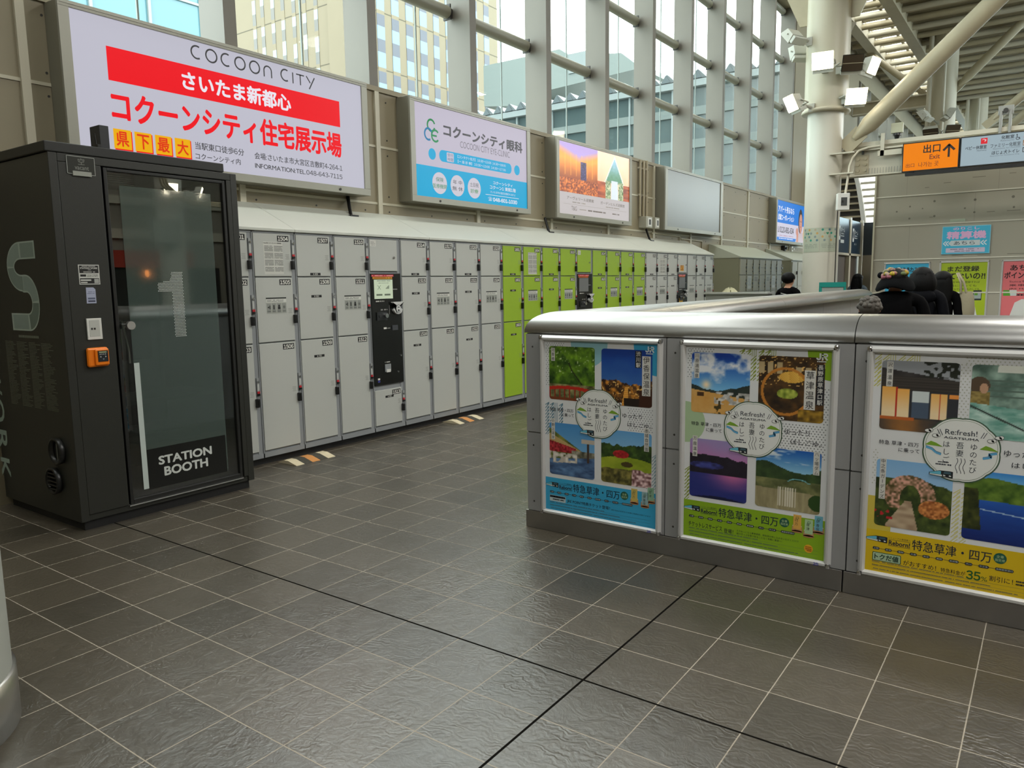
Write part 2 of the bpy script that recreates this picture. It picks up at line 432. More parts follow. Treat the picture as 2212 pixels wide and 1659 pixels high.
for k in range(0, 11):
    y = FIN0 + PITCH * k
    w = thing('window_%d' % (k + 1), (XW - 0.2, y - PITCH / 2, SILL), kind='structure')
    fin = MB(); fin.box((XW - 0.36, y - 0.055, SILL), (XW - 0.012, y + 0.055, 8.5)); fin.box((XW - 0.012, y - 0.062, SILL), (XW, y + 0.062, 8.5))
    fin.build('fin', M_FIN, w)
    MB().box((XW - 0.385, y - PITCH + 0.02, SILL), (XW - 0.373, y - 0.02, 8.5)).build('pane', M_GLASS, w)
    ym = y - PITCH * 0.36
    MB().box((XW - 0.388, ym - 0.008, SILL), (XW - 0.370, ym + 0.008, 8.5)).build('glazing_joint', mat('glazing_gasket', '#7f8a86', 0.5), w)
    for z in FZ:
        y0 = y - PITCH + 0.055
        MB().cyl((XW - 0.29, y0, z), (XW - 0.29, y - 0.14, z), 0.075, n=18).build('transom', M_TUBE, w)
        MB().box((XW - 0.345, y - 0.14, z - 0.09), (XW - 0.235, y - 0.12, z + 0.09)).box((XW - 0.31, y - 0.12, z - 0.055), (XW - 0.27, y - 0.055, z + 0.055)).build('bracket', M_DARK, w)

w = thing('window_14', (XW - .2, 45, SILL), kind='structure')
MB().box((XW - .385, 29, SILL), (XW - .373, 62, 8.2)).build('pane', M_GLASS, w)
for i in range(20): MB().box((XW - .36, 29.3 + 1.695 * i, SILL), (XW - .02, 29.42 + 1.695 * i, 8.2)).build('fin', M_FIN, w)
for z in FZ[:3]: MB().cyl((XW - .29, 29, z), (XW - .29, 62, z), .075, n=12).build('transom', M_TUBE, w)

# ------------------------------------------------------------------ roof
def skyl(): return glass('skylight_glass', (0.95, 0.97, 0.96), 0.0)
rf = thing('ceiling', (0, 20, 9.0), kind='structure')
RZ = 9.0; BX0, BX1 = -5.25, -4.15
mb = MB(); mb.box((-6.5, -10, RZ + 0.12), (BX0, 62, RZ + 0.2)); mb.box((BX1, -10, RZ + 0.12), (9.3, 62, RZ + 0.2))
mb.build('deck', M_DECK, rf)
rib = MB()
y = -9.5
while y < 61:
    rib.box((BX1 + 0.05, y, RZ + 0.02), (9.2, y + 0.22, RZ + 0.12)); y += 0.475
o = rib.build('deck_rib', mat('deck_rib_paint', '#a2977c', 0.6), rf); o['kind'] = 'stuff'
MB().box((BX1 - 0.02, -10, RZ - 0.35), (BX1 + 0.12, 62, RZ + 0.12)).box((BX1 - 0.10, -10, RZ - 0.37), (BX1 + 0.2, 62, RZ - 0.35)).build('arch_beam', M_CREAMD, rf)
MB().box((BX0 - 0.3, -10, RZ - 0.2), (BX0, 62, RZ + 0.12)).build('edge_beam', M_CREAM, rf)
y = -8.0; i = 0
while y < 60:
    if y > 19:
        MB().cyl((-5.9, y, RZ - 0.08), (9.2, y, RZ - 0.08), 0.085, n=12).build('purlin', M_CREAMD if i % 2 else M_CREAM, rf)
        if y < 46:
            MB().box((BX0, y + 0.46, RZ + 0.09), (BX1, y + 0.53, RZ + 0.16)).box((BX0, y + 0.84, RZ + 0.09), (BX1, y + 0.95, RZ + 0.16)).box((BX0, y, RZ + 0.09), (BX1, y + 0.16, RZ + 0.16)).box((-4.66, y + 0.1, RZ + 0.09), (-4.58, y + 0.9, RZ + 0.15)).build('skylight_frame', M_CREAM, rf)
    y += 0.96; i += 1
MB().box((BX0, -10, RZ + 0.162), (BX1, 62, RZ + 0.172)).build('skylight_pane', skyl(), rf)

# ------------------------------------------------------------------ far block wall, end glazing, right-hand hall wall
fw = MB(); fw.box((-2.92, 16.1, 0), (9.0, 18.2, 3.52))
fw.build('wall_far', M_CONC)['kind'] = 'structure'
for i, z in enumerate((3.0, 2.46, 1.825, 1.2)):
    tag(MB().box((-2.925, 16.088, z - 0.011), (9.0, 16.1, z + 0.011)).build('trim_%d' % (20 + i), mat('far_joint_cover', '#cfccbd', .4)), kind='structure')
tag(MB().box((-2.945, 16.07, 0), (-2.915, 16.14, 3.52)).build('trim_25', M_PANELTRIM), kind='structure')
art = Art(onY(16.0992))
for i, (x, z, r) in enumerate([(-2.33, 2.80, .016), (-1.93, 2.87, .02), (-1.29, 2.85, .022), (-0.72, 2.86, .024), (-2.12, 2.75, .012), (-1.44, 2.71, .016), (-2.33, 2.58, .018), (-1.92, 2.60, .02), (-1.29, 2.63, .018), (-0.7, 2.68, .018), (-2.55, 2.72, .016)]):
    art.disc(x, z, r, PR('#6d6a5f'), n=12)
for x, z, w in [(-1.8, 3.18, .12), (-1.35, 3.24, .2), (-2.1, 3.12, .07), (-0.8, 3.26, .1), (-1.1, 2.62, .12), (-0.8, 2.62, .2), (-2.0, 2.58, .06), (-1.6, 1.87, .18), (-1.2, 1.86, .2), (-0.75, 1.87, .25)]:
    art.rect(x, z, x + w, z + .01, PR('#726e62'))
for x, z0, z1 in [(-2.4, 2.97, 3.45), (-1.29, 2.47, 2.97), (-2.32, 1.84, 2.44), (-0.95, 2.99, 3.4)]: art.rect(x, z0, x + .006, z1, PR('#8b877a'))
art.build('trim_26', None)['kind'] = 'structure'
e = thing('window_12', (1, 61, 4), kind='structure')
MB().box((-6.2, 60.9, 0), (9, 60.92, 9.1)).build('pane', glass('end_glass', (0.85, 0.93, 0.96), 0.02), e)
for i in range(0, 26): MB().box((-6.1 + i * 0.6, 60.7, 0), (-5.95 + i * 0.6, 60.95, 9.0)).build('mullion', M_CREAM, e)
for z in (3.0, 5.0, 7.0): MB().box((-6.2, 60.75, z), (9, 60.9, z + 0.15)).build('transom', M_CREAM, e)
M_HALL = mat('hall_wall_paint', '#8f887a', 0.6, var=0.1)
tag(MB().box((9.0, -10, 0), (9.3, 19, 9.08)).box((9.0, 19, 0), (9.3, 62, 5.5)).build('wall_right', M_HALL), kind='structure')  # unseen wall, height shaped for the light: low far end admits sky
tag(MB().box((-6.4, -10.3, 0), (9.3, -10, 9.08)).build('wall_back', M_HALL), kind='structure')  # unseen wall, raised to the roof to cut sky light

for i, (a_, b_, m) in enumerate((((8.9, 6, 3.55), (9.0, 20, 3.75), M_CREAM), ((8.9, 6, 2.72), (9.0, 20, 2.95), M_CREAM))):
    tag(MB().box(a_, b_, m=0).build('trim_%d' % (30 + i), m), kind='structure')

# ------------------------------------------------------------------ outdoors beyond the windows
tag(MB().box((-160, -60, -8.2), (-6.4, 160, -8)).build('ground', mat('outside_paving', '#8f8d86', 0.8, var=0.1, vscale=0.4)), kind='structure')
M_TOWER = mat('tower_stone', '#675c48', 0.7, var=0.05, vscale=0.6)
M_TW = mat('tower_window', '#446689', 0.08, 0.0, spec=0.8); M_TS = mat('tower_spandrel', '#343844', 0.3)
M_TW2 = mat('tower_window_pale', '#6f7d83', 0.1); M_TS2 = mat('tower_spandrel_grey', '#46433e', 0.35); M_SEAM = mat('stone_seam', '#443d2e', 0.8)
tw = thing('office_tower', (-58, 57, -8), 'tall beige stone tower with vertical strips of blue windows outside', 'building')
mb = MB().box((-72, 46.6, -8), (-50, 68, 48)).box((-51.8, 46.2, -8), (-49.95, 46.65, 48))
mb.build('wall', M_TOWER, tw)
FLR = [25.3 + 4.84 * k for k in range(-7, 5)]
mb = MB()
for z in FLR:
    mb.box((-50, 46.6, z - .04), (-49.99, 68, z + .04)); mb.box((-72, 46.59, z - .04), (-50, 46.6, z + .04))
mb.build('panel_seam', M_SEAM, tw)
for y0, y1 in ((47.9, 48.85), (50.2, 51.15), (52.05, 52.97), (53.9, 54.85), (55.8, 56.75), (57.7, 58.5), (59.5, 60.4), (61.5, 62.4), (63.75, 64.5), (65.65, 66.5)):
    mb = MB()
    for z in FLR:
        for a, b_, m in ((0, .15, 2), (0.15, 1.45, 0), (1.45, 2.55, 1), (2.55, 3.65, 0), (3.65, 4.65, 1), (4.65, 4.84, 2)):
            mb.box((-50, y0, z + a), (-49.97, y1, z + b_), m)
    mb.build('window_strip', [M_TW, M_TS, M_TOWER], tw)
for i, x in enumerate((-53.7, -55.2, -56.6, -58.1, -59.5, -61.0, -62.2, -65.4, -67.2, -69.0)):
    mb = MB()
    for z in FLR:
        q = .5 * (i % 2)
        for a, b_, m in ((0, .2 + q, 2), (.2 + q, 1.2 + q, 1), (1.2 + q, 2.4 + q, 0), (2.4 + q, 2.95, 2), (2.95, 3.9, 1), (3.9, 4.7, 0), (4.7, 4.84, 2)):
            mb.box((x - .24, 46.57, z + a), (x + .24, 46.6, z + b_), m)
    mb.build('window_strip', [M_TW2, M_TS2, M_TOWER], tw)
gb = thing('glass_building', (-36, 10, -8), 'cyan glass office block beyond the first window', 'building')
mb = MB().box((-44, 6, -8), (-30, 20.4, 30)); mb.build('glass_facade', mat('cyan_facade', '#476a72', 0.12, var=0.08, vscale=0.3), gb)
for z in np.arange(-7, 30, 1.55):
    MB().box((-30, 6, z), (-29.93, 20.4, z + .1)).build('transom', mat('facade_frame', '#757b7a', 0.5), gb)
for y in np.arange(6.0, 20.5, 2.3):
    MB().box((-30, y - .06, -8), (-29.9, y + .06, 30)).build('mullion', MC['facade_frame'], gb)
st = thing('elevated_station_hall', (-22, 42, -8), 'pale station hall with a saw-tooth roof edge outside the windows', 'building')
M_SC = mat('station_concrete', '#686f6f', 0.6)
MB().box((-36, 40, 11.76), (-6.9, 40.5, 12.1)).build('fascia', M_SC, st)
mb = MB()
for i in range(33):
    x = -36 + i * 0.88
    mb.prism([(x, 12.12), (x + .34, 12.58), (x + .42, 12.58), (x + .88, 12.14)], lambda u, v, t: (u, t, v), 40.0, 46.0)
for i in range(33): # dark gable ends
    x = -36 + i * 0.88; MB().prism([(x + .06, 12.13), (x + .36, 12.53), (x + .62, 12.15)], lambda u, v, t: (u, t, v), 39.96, 39.995).build('gable_end', mat('gable_dark', '#3a4346', .5), st)
mb.build('saw_tooth_roof', mat('saw_tooth_sheet', '#43494b', 0.5), st)
MB().box((-36, 40.35, -8), (-6.9, 44, 11.76)).build('facade_glass', mat('station_facade', '#384242', 0.15, var=0.25, vscale=0.8, stretch=(0.3, 1, 2)), st)
for z in (5.2, 7.0, 8.6, 10.3): MB().box((-36, 40.2, z), (-6.9, 40.36, z + .45)).build('floor_band', mat('station_band', '#505856', 0.6), st)
for x in np.arange(-36, -7, 2.6): MB().box((x, 40.18, -8), (x + .09, 40.3, 11.76)).build('mullion', M_SC, st)
ov = thing('roof_canopy', (-34, 56, -8), 'large grey cantilevered roof canopy outside, behind the saw-tooth hall', 'building')
MB().prism([(-42, 20.3), (-34.2, 20.3), (-33.2, 19.6), (-28.6, 19.0), (-26.9, 17.6), (-36.5, 17.2), (-38, 16.4), (-42, 16.9)], lambda u, v, t: (u, t, v), 55, 66).build('canopy_roof', mat('canopy_grey', '#616966', 0.7), ov)
MB().box((-33.3, 54.9, 18.2), (-31.6, 55.0, 19.7)).build('louvre', M_SC, ov)
MB().box((-37, 58, -8), (-35.5, 60, 17.2)).build('column', M_SC, ov)

# ================================================================== coin lockers
XL = -5.36
M_LBODY = mat('locker_steel_grey', '#8e9294', 0.4); M_LBASE = mat('locker_kick_black', '#0c0c0c', 0.6)
M_LGREY = mat('locker_door_grey', '#b9bcb6', 0.38, var=0.03, vscale=2); M_LGREEN = mat('locker_door_green', '#97b92c', 0.38, var=0.03, vscale=2)
M_HOOD = mat('locker_hood_white', '#c3c6bc', 0.4, var=0.03, vscale=1.5)
M_HANDLE = mat('locker_handle_black', '#0b0b0b', 0.35); M_LOCK = mat('lock_plate_silver', '#9da0a0', 0.35, 0.3)
M_RED = mat('lock_flag_red', '#b8232c', 0.4)
ROWS = [(1.585, 1.937), (1.037, 1.573), (0.122, 1.025)]
LOCKZ = [(1.863, 1.752, 1.678), (1.402, 1.296, 1.220), (0.716, 0.616, 0.538)]   # key hole, red flag, handle
KEYS = {}
def door(par, y0, y1, z0, z1, m, row=None, num=None, price=None, notice=None, pz=None):
    d = MB().box((XL - 0.016, y0, z0), (XL, y1, z1)).build('door', m, par, bevel=0.003)
    if row is not None:
        kz, fz, hz = LOCKZ[row] if row != 'x' else (0.40, 0.335, 0.262)
        MB().box((XL, y1 - 0.012, hz - 0.037), (XL + 0.03, y1 + 0.016, hz + 0.037)).build('handle', M_HANDLE, d, bevel=0.005)
        lk = MB(); lk.box((XL - 0.02, y1 + 0.013, fz - 0.02), (XL + 0.002, y1 + 0.037, kz + 0.03), 0)
        lk.cyl((XL, y1 + 0.025, kz), (XL + 0.012, y1 + 0.025, kz), 0.009, n=10, m=1)
        lk.box((XL, y1 + 0.012, fz), (XL + 0.008, y1 + 0.036, fz + 0.018), 2).box((XL, y1 + 0.012, fz - 0.018), (XL + 0.012, y1 + 0.036, fz), 3)
        lk.box((XL, y1 + 0.015, fz + 0.025), (XL + 0.004, y1 + 0.035, kz - 0.02), 4)
        lk.build('lock_plate', [M_LOCK, M_CHROME, M_RED, M_HANDLE, mat('lock_label', '#b9bcb8', 0.4)], d)
    if num or price or notice:
        a = Art(onX(XL), 0.0008)
        if num:
            a.rect(y1 - 0.135, z1 - 0.062, y1 - 0.018, z1 - 0.014, PR('#111111')); a.L = 2
            a.text(num, y1 - 0.128, z1 - 0.056, y1 - 0.025, z1 - 0.021, PR('#e4e4dc'), 0.045); a.L = 1
        if price:
            yc = (y0 + y1) / 2 + 0.01; pz = pz if pz is not None else z1 - 0.16
            a.rect(yc - 0.058, pz - 0.011, yc + 0.058, pz + 0.011, PR('#111111')); a.L = 2
            a.text('¥' + price, yc - 0.026, pz - 0.008, yc + 0.026, pz + 0.008, PR('#cfcfc8'), 0.03); a.L = 1
        if notice == 'rules':
            a.rect(y0 + 0.095, z0 + 0.016, y1 - 0.083, z1 - 0.066, PR('#c9cac2')); a.L = 2
            a.word('Suica対応 コインロッカー利用約款', y0 + 0.10, z1 - 0.082, 0.0115, PR('#333333'), 0.02)
            for c in (0, 1):
                for i in range(22):
                    if i % 6 != 5: a.dashes(y0 + 0.103 + c * 0.097, z1 - 0.105 - i * 0.0098, y0 + 0.19 + c * 0.097, 0.0048, PR('#6d6f6c'), i + 40 * c, 0.95)
            a.L = 1
        if notice == 'steps':
            za = z1 - 0.165; ya = y0 + 0.09; yb = y1 - 0.075
            a.rect(ya, za - 0.135, yb, za, PR('#a9aca4')); a.L = 2; a.rect(ya, za - 0.012, yb, za, PR('#2d302d'))
            a.rect(ya, za - 0.042, yb, za - 0.012, PR('#d3d5cd')); a.L = 3
            for i in range(2): a.dashes(ya + 0.008, za - 0.025 - i * 0.010, yb - 0.03, 0.005, PR('#70736f'), i)
            for i in range(4):
                x = ya + (i + 0.12) * (yb - ya) / 4; w = (yb - ya) / 4 * 0.76
                a.L = 2; a.rect(x, za - 0.128, x + w, za - 0.05, PR('#8f938d')); a.L = 3
                if i == 0: a.poly([(x + .005, za - .082), (x + .022, za - .092), (x + .022, za - .072)], PR('#161616')); a.rect(x + .026, za - .098, x + .034, za - .066, PR('#161616'))
                elif i == 1: a.rect(x + .012, za - .1, x + .024, za - .064, PR('#161616'))
                elif i == 2: a.disc(x + w / 2, za - .07, .009, PR('#161616')); a.rect(x + w / 2 - .012, za - .1, x + w / 2 + .012, za - .078, PR('#161616'))
                else: a.disc(x + w / 2, za - .082, .012, PR('#6a6e69'))
                a.dashes(x + .002, za - .118, x + w - .002, .005, PR('#454845'), i + 9)
            a.L = 1
        if row is not None: # four lines of small print by the lock
            fz = LOCKZ[row][1] if row != 'x' else 0.335
            for i in range(4): a.dashes(y1 - 0.058, fz + 0.012 - i * 0.012, y1 - 0.018, 0.0045, PR('#8d8f88'), i, 0.9)
        a.build('number_plate' if num else 'notice', d)
    return d
def column_body(par, y0, y1, unit=False):
    mb = MB(); mb.box((-5.93, y0 + 0.001, 0.062), (XL - 0.018, y1 - 0.001, 1.955), 0)
    mb.box((XL - 0.02, y0 + 0.001, 0.062), (XL - 0.006, y0 + 0.011, 1.955), 0); mb.box((XL - 0.02, y1 - 0.045, 0.062), (XL - 0.012, y1 - 0.001, 1.955), 0)
    mb.box((XL - 0.02, y0 + 0.001, 0.062), (XL - 0.006, y1 - 0.001, 0.10), 0); mb.box((XL - 0.02, y0 + 0.001, 1.94), (XL - 0.006, y1 - 0.001, 1.955), 0)
    mb.build('cabinet', M_LBODY, par)
    MB().box((-5.9, y0, 0.0), (XL - 0.05, y1, 0.062)).build('kick_base', M_LBASE, par)
def console(par, y0, lit):
    c = MB().box((XL - 0.018, y0 + 0.01, 0.52), (XL + 0.004, y0 + 0.418, 1.61)).build('console', mat('console_black', '#141513', 0.25), par, bevel=0.004)
    sc = MB().box((XL + 0.004, y0 + 0.05, 1.365), (XL + 0.008, y0 + 0.30, 1.55)).build('screen', mat('screen_on', '#b9c6ae', 0.3, emit=0.35) if lit else mat('screen_grey', '#6e7070', 0.25, emit=0.06), c)  # the grey screen also gets a faint glow of its own
    a = Art(onX(XL + 0.008), 0.0006)
    if lit:
        a.dashes(y0 + .09, 1.535, y0 + .27, .006, PR('#5c6a58'), 1); a.dashes(y0 + .10, 1.515, y0 + .25, .005, PR('#5c6a58'), 2)
        for s_ in (-1, 1): a.line([(y0 + .115 - .02 * s_, 1.455), (y0 + .115 + .02 * s_, 1.495)], .004, PR('#3a6b3f'))
        for i in range(4): a.rect(y0 + .205 + i * .012, 1.46, y0 + .213 + i * .012, 1.47 + i * .008, PR('#4a5a48'))
        a.rect(y0 + .075, 1.395, y0 + .155, 1.412, PR('#6c7a66')); a.rect(y0 + .185, 1.395, y0 + .265, 1.412, PR('#6c7a66'))
        a.build('screen_print', c)
    a = Art(onX(XL + 0.004), 0.0008)
    a.rect(y0 + .02, 1.578, y0 + .32, 1.598, PR('#c2243a')); a.rect(y0 + .035, 1.556, y0 + .30, 1.577, PR('#e0a41e' if lit else '#d4702c')); a.L = 2
    a.dashes(y0 + .03, 1.584, y0 + .31, .009, PR('#f0b0b0'), 5); a.dashes(y0 + .045, 1.562, y0 + .29, .009, PR('#7a2a10'), 6)
    a.L = 1
    a.dashes(y0 + .05, 1.335, y0 + .18, .012, PR('#c8c8c2'), 8, 0.7); a.dashes(y0 + .29, 1.45, y0 + .38, .009, PR('#8e8e8a'), 9, .7)
    a.dashes(y0 + .13, 1.252, y0 + .22, .012, PR('#9c9c98'), 10, .7); a.rect(y0 + .245, 1.21, y0 + .25, 1.30, PR('#8d8d8a'))
    a.rect(y0 + .16, 1.067, y0 + .20, 1.085, PR('#d5d5cf')); a.dashes(y0 + .21, 1.07, y0 + .25, .008, PR('#9a9a96'), 12)
    a.dashes(y0 + .16, .735, y0 + .23, .01, PR('#c2c2bd'), 14); a.rect(y0 + .055, .572, y0 + .085, .59, PR('#d6d6d0')); a.rect(y0 + .055, .548, y0 + .085, .566, PR('#3c3f8f'))
    a.build('warning_sticker', c)
    rd = MB(); n = 16; P = []
    for i in range(n): # rounded tongue
        t = math.pi * i / (n - 1); P.append((y0 + .345 - .062 * math.cos(math.pi - t) * -1, 1.255 - .048 * math.sin(t)))
    P += [(y0 + .283, 1.325), (y0 + .407, 1.325)]
    rd.prism(P, lambda u, v, t: (t, u, v), XL + .003, XL + .035)
    r_ = rd.build('card_reader', mat('reader_white', '#c9cbc9', 0.35), c, bevel=.006)
    a = Art(onX(XL + .035), .001); a.disc(y0 + .345, 1.262, .036, PR('#8d9190'), .042); a.L = 2; a.disc(y0 + .345, 1.262, .029, PR('#d9dbd9'), .034); a.L = 3
    a.disc(y0 + .345, 1.245, .012, PR('#333838')); a.rect(y0 + .33, 1.272, y0 + .358, 1.282, PR('#5a5f5f')); a.build('reader_mark', c)
    k = MB(); k.box((XL + .002, y0 + .07, 1.155), (XL + .016, y0 + .205, 1.235), 0); k.cyl((XL + .01, y0 + .175, 1.20), (XL + .045, y0 + .175, 1.20), .022, n=14, m=1); k.cyl((XL + .01, y0 + .11, 1.20), (XL + .022, y0 + .11, 1.20), .02, n=14, m=0)
    k.build('coin_slot', [mat('console_dark_grey', '#26282a', .35), M_CHROME], c)
    MB().box((XL + .002, y0 + .275, 1.05), (XL + .01, y0 + .355, 1.10)).build('note_slot', mat('console_grey', '#43464a', .35), c)
    MB().box((XL + .002, y0 + .155, .645), (XL + .012, y0 + .235, .72), 0).box((XL + .01, y0 + .17, .64), (XL + .02, y0 + .22, .668), 1).build('receipt_slot', [mat('console_silver', '#8d9193', .35), M_WHITEP], c)
    MB().cyl((XL + .004, y0 + .385, .79), (XL + .012, y0 + .385, .79), .009, n=10).cyl((XL + .004, y0 + .34, .63), (XL + .012, y0 + .34, .63), .009, n=10).build('key_lock', M_CHROME, c)
def ycol(k): return 3.865 + 0.4312 * k if k <= 17 else 3.865 + 0.4312 * 17 + 0.420 * (k - 17)
def base_no(k):
    if k < 3: return 1504 + 3 * k
    if k < 8: return 1514 + 3 * (k - 4)
    if k < 12: return 1601 + 3 * (k - 8)
    if k < 17: return 1614 + 3 * (k - 13)
    if k < 20: return 1701 + 3 * (k - 17)
    return 1711 + 3 * (k - 21)
NOTE = {0: 'rules', 9: 'rules', 18: 'rules'}
STEPS = {0, 2, 5, 7, 9, 11, 14, 16, 18, 21, 23}
for k in range(-1, 24):
    y0, y1 = ycol(k), ycol(k + 1); green = 8 <= k <= 16; m = M_LGREEN if green else M_LGREY
    cname = 'green' if green else 'grey'
    unit = k in (3, 12, 20)
    if unit:
        lab = {3: 'locker payment column with lit screen and black console above door 1513', 12: 'payment column with black console and green top door among the green lockers',
               20: 'payment column with black console and yellow stickers among the far grey lockers'}[k]
        t = thing('locker_payment_column', (XL, (y0 + y1) / 2, 0), lab, 'coin locker', 'payment columns in the locker row')
        column_body(t, y0, y1)
        d = door(t, y0 + .015, y0 + .385, 1.632, 1.935, m)
        a = Art(onX(XL), .0008); a.rect(y0 + .022, 1.868, y0 + .10, 1.925, PR('#d2d2cb')); a.L = 2
        for i in range(3): a.dashes(y0 + .03, 1.905 - i * .014, y0 + .09, .005, PR('#70736f'), i)
        if k == 20:
            a.L = 1; a.rect(y0 + .10, 1.66, y0 + .25, 1.76, PR('#e8a417')); a.L = 2
            for i in range(4): a.dashes(y0 + .11, 1.745 - i * .022, y0 + .24, .012, PR('#7a4310'), i + 3)
        a.build('notice', d)
        MB().cyl((XL, y0 + .335, 1.765), (XL + .012, y0 + .335, 1.765), .011, n=12).build('key_lock', M_CHROME, d)
        console(t, y0, k == 3)
        if k == 20:
            a = Art(onX(XL + .0055), .0008); a.rect(y0 + .06, 1.06, y0 + .21, 1.19, PR('#e3b21c')); a.L = 2
            for i in range(4): a.dashes(y0 + .07, 1.165 - i * .025, y0 + .20, .012, PR('#6b4a10'), i)
            a.build('warning_sticker', t)
        door(t, y0 + .015, y0 + .385, .118, .468, m, 'x' if k == 3 else None, '1513' if k == 3 else None, '400' if k == 3 else None, pz=.395)
        continue
    n0 = base_no(k)
    lab = '%s locker column with doors numbered %d, %d and %d' % (cname, n0, n0 + 1, n0 + 2) if k >= 0 else 'grey locker column half hidden behind the black booth'
    t = thing('locker_column', (XL, (y0 + y1) / 2, 0), lab, 'coin locker', '%s coin locker columns' % cname)
    column_body(t, y0, y1)
    pr = k in (1, 4, 6, 8, 10, 13, 15, 17, 19, 22)
    for r in range(3):
        nt = NOTE.get(k) if r == 0 else ('steps' if r == 1 and k in STEPS else None)
        z0, z1 = ROWS[r]
        door(t, y0 + .014, y0 + .385, z0, z1, m, r, str(n0 + r), ('400', '500', '700')[r] if pr else None, nt, pz=(z0 + .018, z1 - .165, z1 - .15)[r])
# sloping hoods over the row
hb = [3.392, ycol(1), ycol(5), ycol(9), ycol(13), ycol(17), ycol(24)]
HL = ['white sloping hood over the lockers nearest the black booth', 'white sloping hood over lockers 1507 to 1516', 'white sloping hood over lockers 1517 to 1603', 'white sloping hood over green lockers 1604 to 1612',
      'white sloping hood over green lockers 1614 to 1625', 'white sloping hood over the far grey lockers 1701 to 1719']
def hood_prof(xf): return [(xf, 1.957), (xf, 1.982), (-5.925, 2.25), (-5.945, 2.25), (-5.945, 1.957)]
for i in range(6):
    tag(MB().prism(hood_prof(XL + .012), lambda u, v, t: (u, t, v), hb[i] + .001, hb[i + 1] - .001).build('locker_hood', M_HOOD, loc=(XL, (hb[i] + hb[i + 1]) / 2, 1.957), bevel=.004), HL[i], 'locker hood', 'hoods over the lockers')

# older lockers further along the wall
M_OLD = mat('old_locker_steel', '#a3a08a', .5, .0, var=.12, vscale=1.5); M_OLDS = mat('old_locker_side', '#86866f', .5)
XO = -5.28; yo = 15.39; wo = (18.32 - 15.39) / 7
ZR = [1.915, 1.585, 1.24, .895, .55, .205]
for i in range(7):
    y0 = yo + wo * i; y1 = y0 + wo
    t = thing('old_locker_column', (XO, (y0 + y1) / 2, 0), '%s weathered steel locker column of the older bank' % ('first', 'second', 'third', 'fourth', 'fifth', 'sixth', 'last')[i], 'coin locker', 'older steel locker columns')
    MB().box((-5.94, y0 + .001, .0), (XO - .02, y1 - .001, 1.94)).build('cabinet', M_OLDS, t)
    for r in range(5):
        d = MB().box((XO - .02, y0 + .03, ZR[r + 1] + .012), (XO, y1 - .03, ZR[r] - .006)).build('door', M_OLD, t, bevel=.003)
        lk = MB(); 
        for dz in (.10, .17, .25): lk.cyl((XO - .02, y1 - .025, ZR[r] - dz), (XO + .016, y1 - .025, ZR[r] - dz), .028 if dz == .17 else .016, n=12)
        lk.build('lock', mat('old_lock_dark', '#55564c', .4), d)
        a = Art(onX(XO), .001)
        if r == 1 and i in (1, 5): a.rect(y0 + .09, ZR[r + 1] + .06, y0 + .31, ZR[r] - .02, PR('#c5c7bd')); a.L = 2; [a.dashes(y0 + .11, ZR[r] - .06 - j * .02, y0 + .29, .009, PR('#6f716a'), j) for j in range(9)]; a.build('notice', d)
        elif r == 1 and i in (2, 4): [a.rect(y0 + .10, ZR[r] - .06 - j * .03, y0 + .30, ZR[r] - .05 - j * .03, PR('#3c3d37')) for j in range(3)]; a.build('notice', d)
        elif r == 0 and i == 3: a.dashes(y0 + .11, 1.74, y0 + .3, .012, PR('#4c4d45'), 3); a.build('notice', d)
tag(MB().prism([(XO + .02, 1.94), (XO + .02, 1.955), (-5.925, 2.235), (-5.945, 2.235), (-5.945, 1.94)], lambda u, v, t: (u, t, v), yo - .01, 18.33).build('locker_hood', mat('old_hood', '#b3b8a6', .45), loc=(XO, 16.8, 1.94)), 'pale sloping hood over the older weathered locker bank', 'locker hood', 'hoods over the lockers')
t = thing('end_locker_bank', (-5.3, 20.4, 0), 'farthest locker bank with pale doors, running behind the round pillar', 'coin locker')
MB().box((-5.94, 19.2, 0), (-5.32, 23, 1.94)).build('cabinet', M_OLDS, t)
MB().prism([(-5.28, 1.94), (-5.28, 1.955), (-5.925, 2.24), (-5.945, 2.24), (-5.945, 1.94)], lambda u, v, t: (u, t, v), 19.19, 23).build('hood', MC['old_hood'], t)
for i in range(7):
    for r in range(3):
        d = MB().box((-5.32, 19.25 + .5 * i, 1.9 - .6 * (r + 1) + .02), (-5.30, 19.69 + .5 * i, 1.9 - .6 * r)).build('door', M_OLD, t)
        MB().box((-5.30, 19.6 + .5 * i, 1.6 - .6 * r), (-5.27, 19.63 + .5 * i, 1.68 - .6 * r)).build('handle', M_DARK, d)

# striped cable ramps on the floor at the foot of the lockers
def ramp(cx, cy, label):
    t = thing('cable_ramp', (cx, cy, 0), label, 'cable ramp', 'striped ramps at the locker foot')
    cs = ['#cfc3a4', '#3c392f', '#c98a4a', '#3c392f', '#cfc3a4']
    for i, c in enumerate(cs):
        y0 = cy - .21 + i * .085; h = .03
        MB().prism([(cx - .13, .001), (cx - .04, h), (cx + .02, h), (cx + .13, .001)], lambda u, v, s: (u, s, v), y0, y0 + .084).build('stripe', mat('ramp_' + c[1:], c, .6), t)
ramp(-5.23, 4.20, 'orange, black and cream striped ramp on floor below lockers 1504 to 1506')
ramp(-5.25, 6.38, 'striped cable ramp on floor below lockers 1517 to 1519')
